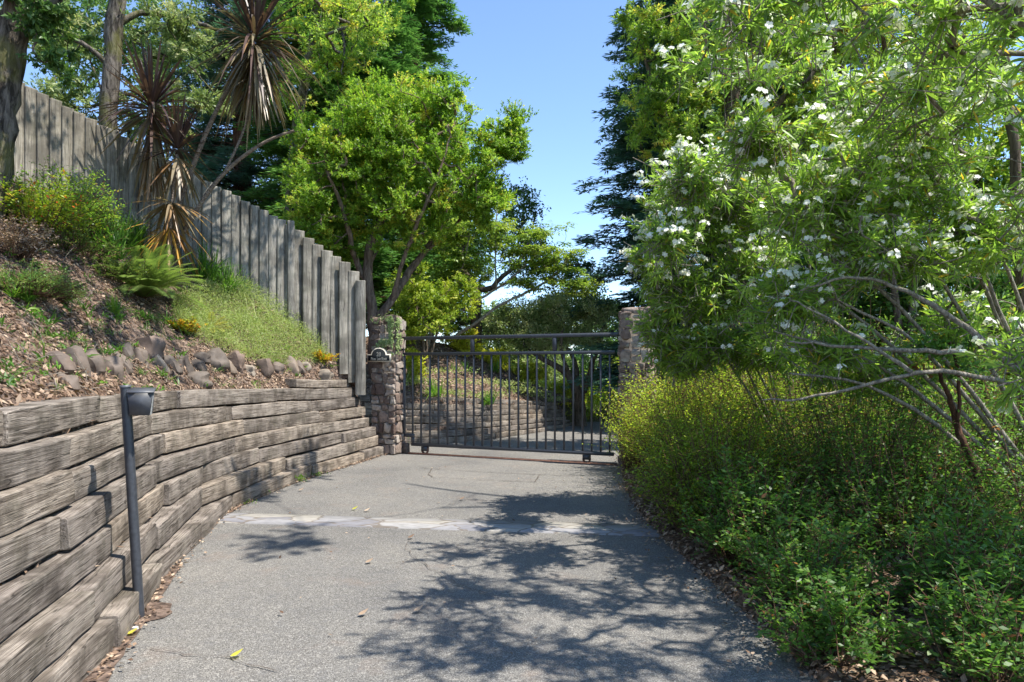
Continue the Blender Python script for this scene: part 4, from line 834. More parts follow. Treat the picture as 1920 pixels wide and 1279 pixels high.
for (px, py, Y, rx, ry, lb) in ((865, 650, 17.6, 42, 40, 'yellow green azalea at the top of the lower bank under the dark oak'), (918, 676, 18, 42, 24, 'low yellow azalea on the crest of the lower bank, middle of three'), (985, 702, 18.6, 40, 26, 'yellow azalea lowest on the crest of the lower bank'), (772, 690, 15, 24, 38, 'yellow leaved shrub on the bank just right of the left pillar')):
    simple_tree('azalea_bush', px, Y, py + ry + 10, [blob(px, py, Y, rx, ry, .4)], 'yellow', lb, 95, cr=.15, L=.055, W_=.03, mode='rosette', cat='shrub', r0=.02, group='shrubs along the lower bank', tmean=.45)
# backdrop trees left behind the fence and behind the conifers
simple_tree('background_tree', 300, 26, 500, [blob(150, 60, 26, 160, 120, 3), blob(380, 300, 26, 100, 120, 2.5), blob(330, 100, 26, 120, 140, 3), blob(520, 400, 27, 90, 100, 2.5)], 'dark', 'dark tree far behind the fence, showing between cordyline and conifers', 240, cr=.7, L=.17, W_=.08, z=3, p=.6)
simple_tree('background_tree', 800, 30, 640, [blob(760, 560, 30, 110, 90, 3), blob(850, 480, 31, 90, 90, 3), blob(650, 520, 29, 110, 90, 3)], 'dark', 'dark green tree mass behind the strawberry tree trunks', 200, cr=.8, L=.2, W_=.09, z=1)
# ------------------------------------------------------------------ trees right
Y = 12.5; T = Tree()
T.limb(TL([(1385, 780), (1380, 500), (1372, 250), (1380, 0), (1400, -300)], Y), [.16, .15, .13, .11, .05], 10)
T.limb(TL([(1378, 420), (1300, 300, .3), (1230, 180, .4), (1200, 80, .3)], Y), [.08, .06, .04, .02]); T.limb(TL([(1374, 300), (1450, 200, -.3), (1540, 120, -.5)], Y), [.08, .06, .03])
T.limb(TL([(1380, 60), (1300, -20, .2), (1230, -60, .2)], Y), [.06, .05, .02])
bl = [blob(1260, 70, Y, 85, 70, .9), blob(1320, 180, Y, 100, 90, 1.), blob(1235, 190, Y, 60, 60, .7), blob(1450, 130, Y, 110, 110, 1.2), blob(1200, 30, Y, 40, 45, .5), blob(1250, 250, Y, 65, 50, .7), blob(1380, 260, Y, 100, 60, 1), blob(1560, 60, Y, 110, 90, 1.2), blob(1380, -40, Y, 180, 70, 1.2), blob(1700, 80, Y, 120, 110, 1.2), blob(1520, 220, Y, 90, 70, 1), blob(1180, 150, Y, 22, 40, .3), blob(1190, 240, Y, 20, 40, .3)]
T.foliage(bl, 800, 14, 11, .22, .068, .022, 'rosette', .13, .3, rtip=.006, maxr=.04, tmean=.52)
T.done('bay_tree', at(1385, 780, Y), 'tall yellow green leafy tree standing above the oleander right of the open sky', 'tree', MAT['bark_brown'], G['bay'])
for (px, Y, bl, lb, mt) in ((1700, 14, [blob(1650, 350, 14, 150, 150, 1.5), blob(1850, 300, 14, 150, 180, 1.5), blob(1750, 150, 14.5, 150, 120, 1.5)], 'leafy dark tree filling the gap behind the upper oleander', 'bay'),
                           (1600, 15, [blob(1500, 560, 15, 130, 100, 1.3), blob(1700, 600, 15, 140, 110, 1.3), blob(1880, 580, 14.5, 120, 120, 1.3), blob(1380, 600, 15, 100, 90, 1)], 'mid green tree behind the bare oleander stems', 'abel'),
                           (1750, 10.5, [blob(1640, 740, 10.5, 120, 70, .9), blob(1800, 720, 10.5, 110, 80, .9), blob(1950, 700, 10, 110, 110, .9)], 'sunlit low tree with fresh green leaves behind the dark crooked stem', 'coton')):
    simple_tree('backdrop_tree', px, Y, 790, bl, mt, lb, 420, 13, 10, .38, .10, .05, 'rosette', tmean=.5, group='trees behind the oleander', z=0)
# oleander: arching pale stems from a few bases, whorled lance leaves, white flower clusters
def oleander(bases, blobs, nclump, seed, label, ntw=3, flowers=60, fl_bias=None, tangle=None):
    T = Tree()
    for (P, R) in bases: T.limb(P, R, 8, .05, 2)
    T.foliage(blobs, nclump, ntw, 0, .16, .1, .02, 'rosette', .15, .35, grow=True, rtip=.0042, maxr=.022, p=.55)
    tp, td = T.tips, T.tdir; n = len(tp)
    # twigs with whorls of three leaves
    nw = 6; lf = []
    for a_, b_ in zip(tp, td): tube(T.wood, np.array([a_ - b_ * .34 - [0, 0, .02], a_ - b_ * .15, a_]), [.0042, .0032, .002], 4)
    li = np.repeat(np.arange(n), nw * 3); m_ = len(li); w_ = np.tile(np.repeat(np.arange(nw), 3), n); k_ = np.tile(np.arange(3), n * nw)
    dT = td[li]; r = nz(np.cross(dT, [0.3, .1, 1.])); r2 = np.cross(dT, r); ph = k_ * 2.094 + w_ * 1.05 + rng.random(m_) * .5 + np.repeat(rng.random(n) * 6, nw * 3)
    perp = r * np.cos(ph)[:, None] + r2 * np.sin(ph)[:, None]; f = (w_ / (nw - 1))[:, None]
    keep = rng.random(m_) > .18; P = tp[li] - dT * .20 * (1 - f); D = nz(perp * (1.05 - .65 * f) + dT * (.35 + .75 * f)); NN = nz(dT - perp * .3)
    t = np.clip(.45 + np.repeat(rng.normal(size=n) * .16, nw * 3) + rng.normal(size=m_) * .15 + .12 * f[:, 0], 0, .93); t = np.where(rng.random(m_) < .018, 1., t)
    L = .125 * (.7 + .5 * rng.random(m_)) * (1 - .35 * f[:, 0])
    leafq(T.crown, P[keep], D[keep], NN[keep], L[keep], (.0175 * (.8 + .4 * rng.random(m_)))[keep], t[keep], rows=3, droop=(.10 + .35 * rng.random(m_) * (1 - f[:, 0]))[keep], wid=(.15, .8, 1, .62, .04))
    e = T.done('oleander', bases[0][0][0], label, 'shrub', MAT['bark_pale'], G['olive'], 'white oleanders', crown='foliage', trunk='stems')
    if tangle:
        (bx0, bx1, by0, by1, Y0, Y1, nt) = tangle
        for _ in range(nt):
            px_, py_, Y_ = rng.uniform(bx0, bx1), rng.uniform(by0, by1), rng.uniform(Y0, Y1); q0 = at(px_, py_, Y_); l_ = rng.uniform(.25, .8)
            d_ = nz(np.array([-1, rng.normal() * .3, rng.normal() * .35 + .1])); c_ = np.array([0, 0, rng.normal() * .12]); r_ = rng.uniform(.003, .0075)
            P_ = np.array([q0 + d_ * l_ * f + c_ * math.sin(f * 3.1) + rng.normal(size=3) * .012 for f in np.linspace(0, 1, 6)]); tube(T.wood, P_, np.linspace(r_, r_ * .4, 6), 4)
            for f in (.35, .6, .8):
                d2_ = nz(d_ + rng.normal(size=3) * .6); q1 = q0 + d_ * l_ * f + c_ * math.sin(f * 3.1); tube(T.wood, np.array([q1, q1 + d2_ * l_ * .2, q1 + d2_ * l_ * .35 + [0, 0, .02]]), [r_ * .6, r_ * .45, r_ * .3], 3)
    # flowers on the outer, upper tips
    sc = rng.random(n) + .15 * td[:, 2] - (np.array([fl_bias(p) for p in tp]) if fl_bias else 0); idx = np.argsort(-sc)[:flowers]
    idx = sorted(idx, key=lambda i: tp[i][1])
    rest = MB()
    for q, i in enumerate(idx):
        mb = MB() if q < 60 else rest; c = tp[i] + td[i] * .05; nf = rng.integers(3, 8)
        for _ in range(nf):
            o = rdir(1)[0]; o[2] = abs(o[2]) * .6 + .1; fc_ = c + o * rng.uniform(.02, .08); tube(mb, np.array([c - td[i] * .03, (c + fc_) / 2 + [0, 0, .005], fc_]), .0018, 3); ax = nz(o + td[i] * .4 + rng.normal(size=3) * .2)
            r_ = nz(np.cross(ax, rng.normal(size=3))); r2_ = np.cross(ax, r_); a5 = np.arange(5) * 1.2566 + rng.random(); D5 = np.cos(a5)[:, None] * r_ + np.sin(a5)[:, None] * r2_
            leafq(mb, np.tile(fc_, (5, 1)), nz(D5 + ax * .25), np.tile(ax, (5, 1)), .024, .018, .5, rows=3, droop=.12, wid=(.35, .9, 1.05, .7))
        if q < 60: mb.build('flower_cluster', G['flower'], e, smooth=False)
    if rest.n: tag(rest.build('flower_cluster', G['flower'], e, smooth=False), kind='stuff')
    return e
def stemset(base, tips, r0=.03, mid=.55, lift=.25):
    out = []
    for t_ in tips:
        t_ = np.array(t_); b_ = np.array(base) + np.array([rng.normal() * .08, rng.normal() * .08, 0]); m1 = b_ * .65 + t_ * .35 + np.array([0, 0, lift * .8]); m2 = b_ * .3 + t_ * .7 + np.array([0, 0, lift])
        out.append(([b_, m1, m2, t_], [r0, r0 * .75, r0 * .5, r0 * .25]))
    return out
# far oleander by the pillar
oleander(stemset((3.5, 8.0, .1), [at(1260, 420, 7.3), at(1240, 330, 7.0), at(1330, 300, 7.2), at(1430, 350, 7.4), at(1250, 520, 7.2), at(1500, 300, 7.6)], .02, lift=.1),
         [blob(1270, 400, 7.2, 70, 85, .55), blob(1370, 370, 7.2, 100, 100, .7), blob(1270, 540, 7.3, 70, 70, .5), blob(1490, 380, 7.4, 100, 110, .7), blob(1400, 520, 7.1, 110, 80, .6), blob(1235, 620, 7.6, 45, 50, .35), blob(1330, 630, 7.3, 80, 50, .4), blob(1300, 330, 6.2, 70, 60, .5), blob(1255, 450, 6.3, 50, 70, .4), blob(1440, 640, 7.2, 110, 60, .5), blob(1290, 670, 7.6, 80, 35, .4), blob(1210, 470, 7, 22, 60, .25)],
         780, 1, 'white flowering oleander reaching over the right stone pillar beside the gate', flowers=520, fl_bias=lambda p: .15 * p[0] + .15 * p[1] - .12 * p[2], tangle=(1300, 1600, 500, 700, 6.2, 7.4, 150))
# middle oleander
oleander(stemset((4.7, 5.7, .1), [at(1500, 450, 5.4), at(1600, 330, 5.4), at(1700, 250, 5.6), at(1450, 620, 5.4), at(1560, 560, 5.2), at(1800, 350, 5.8), at(1650, 180, 5.7), at(1480, 700, 5.3), at(1420, 500, 5.6)], .026, lift=.35),
         [blob(1560, 380, 5.6, 130, 110, .7), blob(1700, 300, 5.7, 130, 120, .7), blob(1660, 470, 5.3, 150, 80, .6), blob(1480, 560, 5.5, 90, 70, .5), blob(1830, 420, 5.4, 110, 110, .7), blob(1600, 180, 5.9, 90, 60, .5), blob(1780, 150, 6, 130, 80, .6), blob(1420, 260, 5.0, 90, 60, .45), blob(1560, 650, 5.6, 120, 50, .5), blob(1800, 620, 5.9, 120, 80, .5), blob(1640, 690, 6.2, 130, 50, .5)],
         600, 2, 'widest white oleander with many bare pale stems in the middle of the right side', flowers=380, fl_bias=lambda p: .35 * (p[1] - 5.6), tangle=(1420, 1900, 520, 740, 4.5, 5.6, 330))
# near oleander overhanging from the right edge
oleander([([(4.0, 4.1, .1), (3.6, 4.0, 1.2), (3.2, 3.9, 2.2), (2.95, 3.7, 3.0), (2.5, 3.5, 3.7)], [.04, .036, .03, .022, .01]), ([at(2000, 900, 4.8), at(1975, 740, 4.8), at(1800, 695, 4.7), at(1710, 698, 4.7), at(1600, 728, 4.8), at(1490, 752, 4.9), at(1430, 750, 5)], [.022, .02, .018, .015, .011, .008, .004]), ([at(1710, 698, 4.7), at(1640, 650, 4.8), at(1560, 600, 4.9), at(1480, 560, 5.)], [.016, .012, .008, .005]), ([at(1800, 660, 4.8), at(1700, 655, 4.8), at(1600, 652, 5), at(1480, 640, 5.1)], [.02, .017, .012, .006]),
          ([at(2050, 1000, 4.7), at(1990, 790, 4.7), at(1880, 665, 4.8), at(1780, 590, 4.9), at(1690, 538, 5), at(1600, 515, 5), at(1500, 545, 5.1)], [.034, .03, .025, .02, .015, .01, .005]), ([(2.7, 3.6, 3.35), (2.3, 3.7, 3.75), (1.8, 3.9, 3.95), (1.2, 4.0, 4.1)], [.02, .016, .012, .006]), ([(3.55, 4., 1.2), (3.3, 3.6, 2.4), (2.9, 3.3, 3.4)], [.035, .03, .015])],
         [(1.85, 4.0, 3.95, .65, .9, .35), (2.5, 4.0, 3.6, .7, .8, .5), (1.35, 3.95, 3.62, .3, .3, .14), (4.4, 3.0, 3.7, .8, .8, .4), (5.0, 3.7, 3.6, .7, .8, .4), (3.7, 3.7, 4.3, .7, .7, .3), (2.95, 3.7, 2.7, .35, .6, .6), (1.7, 3.3, 4.1, .6, .7, .3), (3.0, 3.9, 1.6, .35, .5, .4), (2.0, 3.0, 4.1, .9, .6, .35), (1.9, 5.1, 3.9, .7, .6, .35), (2.6, 2.4, 3.9, .8, .6, .4), (3.7, 4.6, 3.9, .7, .9, .5), (3.1, 2.8, 3.8, .8, .7, .45), (3.9, 3.4, 3.0, .5, .8, .6), (4.5, 4.4, 3.4, .5, .8, .5), (2.9, 4.9, 3.5, .6, .6, .35)],  # clumps beyond the right of view are added to shade bed and drive
         500, 3, 'nearest white oleander hanging in from the right edge and over the top right corner', flowers=120, fl_bias=lambda p: 3 * (abs(EYE - p[2]) > 0 and (HZ - (p[2] - EYE) / p[1] * F < 0 or CX + p[0] / p[1] * F > 1920)))
# tall tree off to the right: brown trunk at the frame edge, unseen leaf clumps added for dapples and shade
T = Tree()
T.limb([at(1925, 900, 6.2), at(1915, 600, 6.2), at(1908, 350, 6.2), at(1890, 150, 6.2), at(1856, 0, 6.3), at(1840, -250, 6.4), at(1880, -700, 6.4)], [.055, .05, .045, .042, .04, .036, .03], 10)
T.limb([at(1900, 220, 6.2), at(1800, 60, 6), at(1740, 0, 5.8), at(1700, -80, 5.6)], [.04, .032, .025, .015], 8)
top = at(1880, -700, 6.4); T.limb([top, top + [.3, -.5, 1.2], top + [0, -.8, 2.3]], [.05, .04, .02]); T.limb([top, top + [-.8, .6, .9], top + [-1.2, 1, 1.2]], [.04, .03, .015])
T.foliage([(5.6, 2.6, 4.6, 1.0, .8, .6), (2.3, 4.6, 8.5, .45, .6, .3), (5.6, 3.4, 5.6, .8, .8, .5), (.9, 6.5, 8.1, .25, .8, .2), (1.0, 8.2, 8.0, .25, .8, .2)], 80, 10, 10, .3, .085, .04, 'rosette', .14, .3, rtip=.003, maxr=.008)
T.done('edge_tree', at(1925, 900, 6.2), 'brown trunk rising along the right edge of the photo behind the near oleander', 'tree', MAT['bark_brown'], G['bay'])
T = Tree(); T.limb(TL([(1835, 905), (1828, 870), (1800, 820, .1), (1790, 780, .1), (1778, 740), (1760, 700, -.1)], 5.3), [.026, .03, .027, .022, .018, .01], 8, .05); T.limb(TL([(1795, 800, .1), (1800, 750), (1796, 690), (1780, 640)], 5.3), [.018, .014, .011, .007], 7)
T.foliage([blob(1790, 690, 5.3, 60, 50, .35), blob(1760, 640, 5.3, 60, 40, .35)], 26, 5, 8, .12, .045, .022, 'rosette', .1, .3, rtip=.003, maxr=.01)
_b = T.limb(TL([(1835, 905), (1840, 960), (1842, 1010)], 5.3), [.026, .026, .03], 8); T.done('dark_sapling', at(1842, 1010, 5.3), 'crooked near black stem rising out of the shrubs at the right', 'sapling', MAT['bark_red'], G['abel'])
# ------------------------------------------------------------------ low shrubs right
def bush(x, y, rx, ry, h, ns, nl, L, W_, mat, label, group, z0=.05, lean=(0, 0), arch=.35, tmean=.5, name='shrub', wm='stem', cover=1.0, low=.12, side=4, sr=.5, cat='shrub'):
    wd = MB(); lv = MB(); b0_ = np.array([x, y, z0]); ns = int(ns)
    a = rng.random(ns) * 2 * math.pi; rr_ = rng.random(ns) ** .5; hh = h * (.45 + .72 * rng.random(ns)) * (1.08 - .45 * rr_ ** 2)
    bx = b0_ + np.c_[np.cos(a) * rr_ * rx * .65, np.sin(a) * rr_ * ry * .65, np.zeros(ns)]
    tipd = np.c_[np.cos(a) * rr_ * rx * .38 + rng.normal(size=ns) * .08 + lean[0], np.sin(a) * rr_ * ry * .38 + rng.normal(size=ns) * .08 + lean[1], hh]
    for i in range(ns):
        q = np.linspace(0, 1, 6)[:, None]; bend = np.array([*nz(tipd[i, :2]), 0]) * arch * h * .3 * q ** 2.2 + np.array([0, 0, -1.]) * arch * h * .22 * q ** 3; wob = np.cumsum(rng.normal(size=(6, 3)) * .012, 0)
        P = bx[i] + tipd[i] * q + bend + wob * np.minimum(1, q * 6); tube(wd, P, np.linspace(.006, .0018, 6), 3)
        tw = []   # side twigs
        for _ in range(side):
            f = rng.uniform(.12, 1); c = np.array([np.interp(f, q[:, 0], P[:, k]) for k in range(3)]); d = nz(rng.normal(size=3) + np.array([0, 0, .7])); l_ = h * rng.uniform(.12, .26); tw.append((c, d, l_)); 
            if rng.random() < .5: tube(wd, np.array([c, c + d * l_ * .5, c + d * l_]), [.0028, .002, .001], 3)
        tw.append((P[3], nz(P[5] - P[3]), np.linalg.norm(P[5] - P[3]))); cT = rng.normal() * .14
        m_ = int(nl / (side + 1)) + 1
        for c, d, l_ in tw:
            f = np.linspace(.15, 1, m_)[:, None]; pp = c + d * l_ * f; s1 = nz(np.cross(d, [0, .2, 1.])); sg = np.where(np.arange(m_) % 2, 1, -1)[:, None]
            D = nz(s1 * sg + d * .55 + rng.normal(size=(m_, 3)) * .3); NN = nz(np.array([0, 0, 1.]) + rng.normal(size=(m_, 3)) * .45)
            leafq(lv, pp, D, NN, L * (.6 + .7 * rng.random(m_)), W_ * (.7 + .5 * rng.random(m_)), np.where(rng.random(m_) < .035, .999, np.clip(tmean + cT + rng.normal(size=m_) * .16, 0, .93)))
    e = empty(name, (x, y, z0), label, cat, group); wd.build('stems', MAT[wm], e); lv.build('foliage', G[mat], e, smooth=False); return e
g = 'low shrubs along the right edge of the driveway'
BS = [(2.95, 8.9, .9, .8, 2.0, 'coton', 'tall loose yellow green shrub directly under the oleander that overhangs the pillar', 220, .4), (4.0, 9.6, 1.0, .9, 2.2, 'coton', 'tall green shrub furthest back, right of the stone pillar', 220, .35), (1.78, 10.0, .5, .8, 1.35, 'coton', 'lime yellow shrub against the foot of the right stone pillar', 200, .6), (2.0, 8.7, .6, .8, 1.6, 'coton', 'tall lime green shrub under the far oleander, second from the pillar', 240, .6), (2.9, 9.3, .8, .8, 1.75, 'coton', 'yellow green shrub behind the lime shrubs, under the bay tree', 220, .6),
      (2.15, 7.3, .65, .75, 1.15, 'coton', 'bushy yellow green shrub where the driveway edge meets the flagstone strip', 260, .4), (3.2, 7.4, .9, .8, 1.7, 'coton', 'wide dull lime shrub behind the bushy yellow green one', 220, .3), (1.95, 6.2, .6, .65, 1.1, 'coton', 'rounded mid green shrub just nearer than the flagstone strip', 250, .15),
      (3.15, 6.2, .75, .7, 1.55, 'abel', 'leafy shrub below the bare oleander stems', 230, .5), (4.2, 6.4, .9, .8, 1.6, 'abel', 'shrub near the right edge behind the crooked dark stem', 200, .55), (2.0, 5.2, .55, .5, .75, 'abel', 'low dark green shrub beside the dappled asphalt', 190, .42), (3.0, 5.2, .65, .5, 1.0, 'abel', 'airy shrub over the sunlit patch of fallen leaves', 130, .45),
      (3.9, 5.0, .6, .6, 1.15, 'abel', 'green shrub at the right edge behind the fallen leaf patch', 130, .45), (1.95, 4.3, .42, .45, .55, 'abel', 'small low shrub spilling toward the asphalt near the bottom', 110, .4), (2.75, 4.05, .5, .4, .7, 'abel', 'sparse small shrub in the lower right among dead leaves', 90, .4), (1.75, 3.6, .36, .35, .36, 'abel', 'lowest sprig of green shrub at the bottom edge beside the asphalt', 70, .4),
      (2.4, 3.3, .4, .35, .5, 'abel', 'dark low shrub in the bottom right corner', 70, .35), (1.95, 8.0, .35, .6, .9, 'coton', 'narrow lime shrub at the asphalt edge between the pillar and flagstone strip', 130, .55), (4.2, 8.2, .9, .9, 2.1, 'abel', 'tall green shrub deep behind the oleander stems', 200, .5), (5.3, 7.4, .9, .9, 2.0, 'abel', 'green shrub at the far right edge under the trunk', 180, .5)]
for (x, y, rx, ry, h, mt, lb, ns, tm) in BS:
    near = y < 6.5; x += (.22 if y > 7.5 else -.06) if x < 2.4 else 0; bush(x, y, rx, ry, h, ns * (1.0 if near else 1.15), 46, .046 * (.8 + .5 * rng.random()) if near else .038, .021 if near else .019, mt, lb, g, tmean=tm, side=6)
# ------------------------------------------------------------------ plants on the bank
def straps(mb, c, n, L, W_, lo, hi, t, droop=.5, wid=(.35, .8, 1, .9, .6, .06), base=.02, tj=.1):
    el = np.radians(rng.uniform(lo, hi, n)); a = rng.random(n) * 2 * math.pi; D = np.c_[np.cos(el) * np.cos(a), np.cos(el) * np.sin(a), np.sin(el)]
    NN = nz(np.array([0, 0, 1.]) - D * D[:, 2:3] + rdir(n) * .15); dr = droop * (.5 + rng.random(n)) * np.cos(el) ** .5
    leafq(mb, np.asarray(c) + D * base, D, NN, L * (.7 + .45 * rng.random(n)), W_ * (.8 + .3 * rng.random(n)), np.clip(np.asarray(t) + rng.normal(size=n) * tj, 0, 1), rows=5, droop=dr, wid=wid)
cb, _ = onbank(296, 505); YC = cb[1]; print('cordyline Y', YC)
def cord(name, stems, heads, label):
    wd = MB()
    for P, R in stems: P = smoothp([at(p[0], p[1], YC + (p[2] if len(p) > 2 else 0)) for p in P], 2); tube(wd, P, np.interp(np.linspace(0, 1, len(P)), np.linspace(0, 1, len(R)), R), 9, rough=.05)
    p0 = stems[0][0][0]
    e = empty(name, tuple(at(p0[0], p0[1], YC + (p0[2] if len(p0) > 2 else 0))), label, 'cordyline', 'cordylines on the bank'); wd.build('trunk', MAT['bark_cord'], e)
    for (px, py, dy, spec) in heads:
        c = at(px, py, YC + dy); mb = MB()
        for (n, L, lo, hi, t, dr, tj, dz) in spec: straps(mb, c + np.array([0, 0, dz]), n, L, .042, lo, hi, t, dr, tj=tj)
        mb.build('leaf_head', G['cord'], e, smooth=False)
    return e
MAT['bark_cord'] = bark('cordyline_bark', (.12, .09, .07), (.33, .26, .20), sc=(10, 10, 22)); s_ = YC / F
big = [(55, 125 * s_, 20, 88, .12, .1, .12, .08), (75, 122 * s_, -15, 45, .36, .6, .15, 0), (75, 115 * s_, -65, -5, .5, .6, .12, -.06), (60, 110 * s_, -88, -50, .55, .2, .1, -.16), (16, 130 * s_, -85, -60, .68, .1, .06, -.2)]
cord('cordyline', [([(292, 525), (300, 480), (330, 400), (362, 310), (392, 235), (425, 170), (462, 105)], [.055, .05, .042, .036, .033, .03, .03])], [(478, 80, 0, big)], 'tallest bronze cordyline on a long leaning trunk, its round head cut by the photo top')
cord('cordyline', [([(306, 520, .05), (316, 488), (350, 425), (388, 362), (425, 318), (480, 275), (520, 255), (552, 245)], [.04, .038, .033, .03, .028, .024, .02, .017]), ([(424, 318), (440, 285), (455, 250, .1), (470, 205, .2), (480, 160, .2)], [.02, .018, .016, .015, .014])],
     [(482, 150, .25, [(60, 75 * s_, -88, -20, .45, .25, .15, 0), (30, 80 * s_, -20, 50, .3, .3, .1, 0)])], 'cordyline trunk leaning right to a bare broken end, with a side branch')
cord('cordyline', [([(278, 520, -.1), (279, 440, -.1), (281, 330, -.1), (284, 220, -.1)], [.022, .02, .02, .022])],
     [(285, 205, -.1, [(40, 118 * s_, 35, 88, .10, .08, .08, .05), (60, 114 * s_, -10, 45, .2, .5, .1, 0), (45, 100 * s_, -60, 0, .45, .4, .15, -.08), (60, 120 * s_, -88, -68, .6, .08, .1, -.22), (40, 115 * s_, -88, -75, .68, .05, .06, -.5)])], 'slender upright cordyline left of the leaning trunks with dark spiky crown')
cord('cordyline', [([(318, 500, -.2), (320, 420, -.2), (326, 340, -.2), (332, 290, -.2)], [.025, .024, .022, .02])],
     [(333, 280, -.2, [(26, 95 * s_, 50, 88, .06, .05, .06, .0), (36, 80 * s_, -20, 50, .12, .25, .08, 0), (36, 75 * s_, -70, -10, .66, .4, .1, -.12)]), (322, 380, -.2, [(40, 80 * s_, -70, 10, .72, .35, .1, 0)]), (318, 425, -.2, [(28, 85 * s_, -60, 10, .88, .45, .1, 0)])], 'short purple cordyline with orange yellow lower leaves nearest the fence')
def clump(name, px, py, n, L, W_, mat, label, cat, lo=35, hi=85, droop=.6, t=.5, group=None, r=.06, tj=.2, kind=None, B=None):
    p, _n = onbank(px, py, B)
    if p is None: print('no', name, px, py); return
    mb = MB(); L = L * p[1] / F
    for k in range(5):
        o = rng.normal(size=3) * r * .5; o[2] = 0; straps(mb, p + o, n // 5, L, W_, lo, hi, t, droop, tj=tj, wid=(.6, 1, .9, .7, .08))
    return tag(mb.build(name, G[mat], smooth=False, loc=tuple(p)), label, cat, group, kind)
gp_ = 'strap leaved clumps on the bank'
clump('agapanthus', 205, 488, 160, 125, .017, 'grass', 'large dark green strap leaved clump left of the cordylines', 'plant', group=gp_, r=.12, t=.3)
clump('agapanthus', 250, 475, 110, 105, .017, 'grass', 'strap leaved clump right beside the large one, nearer the cordyline trunks', 'plant', group=gp_, r=.12, t=.35)
clump('agapanthus', 375, 530, 140, 105, .015, 'grass', 'green strap leaved clump just right of the cordyline trunks', 'plant', group=gp_, r=.12, t=.35)
clump('agapanthus', 425, 552, 110, 85, .015, 'grass', 'strap leaved clump against the fence above the pale groundcover', 'plant', group=gp_, r=.1, t=.35)
clump('grass_tuft', 213, 590, 90, 42, .010, 'grass', 'small bright green grass tuft alone on the brown mulch', 'grass', group='grass tufts on the bank', t=.75, droop=.4)
clump('grass_tuft', 50, 570, 110, 55, .009, 'grass', 'fine dark green grass tuft in front of the juniper', 'grass', group='grass tufts on the bank', t=.4, droop=.5)
clump('grass_tuft', 15, 560, 50, 45, .009, 'grass', 'thin grass tuft at the left edge below the juniper', 'grass', group='grass tufts on the bank', t=.5)
clump('grass_tuft', 455, 560, 60, 110, .005, 'pgrass', 'wispy pale grass arching in front of the fence', 'grass', group='grass tufts on the bank', t=.5, droop=1.0, lo=20)
clump('grass_tuft', 130, 640, 40, 32, .008, 'grass', 'faint dark grass tuft in the mulch above the leftmost stones', 'grass', group='grass tufts on the bank', t=.25)
clump('grass_tuft', 275, 600, 160, 50, .008, 'grass', 'drooping dark grass mound directly below the fern', 'grass', group='grass tufts on the bank', t=.2, droop=1.1, lo=5, hi=70, r=.3)
# ferns
def fern(px, py, n, L, mat, label, t=.5, lo=15, hi=65):
    p, _n = onbank(px, py); L = L * p[1] / F; mb = MB(); wd = MB()
    for i in range(n):
        a = rng.random() * 6.283; el = math.radians(rng.uniform(lo, hi)); D = np.array([math.cos(el) * math.cos(a), math.cos(el) * math.sin(a), math.sin(el)]); l_ = L * rng.uniform(.7, 1.1); q = np.linspace(0, 1, 34)[:, None]
        P = p + D * l_ * q + np.array([0, 0, -1.]) * l_ * .5 * math.cos(el) * q ** 2.2; T_ = nz(np.gradient(P, axis=0)); s1 = nz(np.cross(T_, [0, 0, 1.])); tube(wd, P[::5], np.linspace(.004, .0015, len(P[::5])), 4); up_ = np.cross(s1, T_)
        wl = .17 * l_ * np.sin(np.clip(q[:, 0] * .92 + .08, 0, 1) * math.pi) ** .6
        for sg in (-1, 1): leafq(mb, P[2:], nz(s1[2:] * sg + T_[2:] * .35 + up_[2:] * .15), up_[2:], wl[2:] * 1.0,   .011 * l_ / .6, np.clip(t + rng.normal(size=32) * .08, 0, 1), droop=.15)
    e = empty('fern', tuple(p), label, 'fern', 'ferns on the bank'); mb.build('fronds', G[mat], e, smooth=False); wd.build('stalks', MAT['stem'], e)
fern(270, 560, 60, 150, 'fern', 'large arching sword fern at the foot of the cordylines')
fern(395, 620, 16, 55, 'fern', 'small yellowed fern in the pale groundcover', .98)
# juniper and loose shrubs on the bank
def onpl(px, py): q, _ = onbank(px, py); return q
def bb(px, py, rpx, hpx, mat, lb, ns, name='shrub', t=.5, L=.03, W_=.015, nl=40, arch=.5, group='small shrubs on the bank', side=5, cat='shrub', ry=None):
    q = onpl(px, py)
    if q is None: print('no', lb); return
    r = rpx / F * q[1]; return bush(q[0], q[1], r, ry or r, hpx / F * q[1], ns, nl, L, W_, mat, lb, group, z0=q[2] - .02, tmean=t, name=name, side=side, arch=arch, cat=cat)
bb(35, 550, 85, 62, 'juni', 'spreading soft green juniper at the left edge above the timber wall', 200, 'juniper', .55, .022, .007, 60, .9, cat='juniper')
bb(95, 555, 50, 36, 'juni', 'low tip of blue green juniper reaching right across the mulch', 90, 'juniper', .4, .022, .007, 60, .9, cat='juniper')
bb(60, 440, 85, 120, 'orange', 'leafy green and orange tinged shrub in front of the fence at the left', 130, t=.2, L=.05, W_=.022)
bb(115, 430, 75, 115, 'abel', 'green shrub with upright shoots against the fence, second from the left', 130, t=.75, L=.05, W_=.02)
bb(15, 475, 60, 80, 'litter', 'dried tan flowering bush beside the oak trunk', 90, t=.85, L=.035, W_=.015)
bb(170, 450, 65, 85, 'grass', 'wispy dark green shrub between fence and strap leaved clumps', 100, t=.5, L=.06, W_=.008)
bb(215, 520, 70, 30, 'fern', 'low yellow green groundcover patch under the strap leaved clumps', 80, t=.3, L=.035, W_=.015)
bb(340, 620, 22, 24, 'orange', 'small orange and green leaved shrub beside the pale groundcover', 45, t=.6, L=.035, W_=.02, nl=50, group='orange tinted small shrubs')
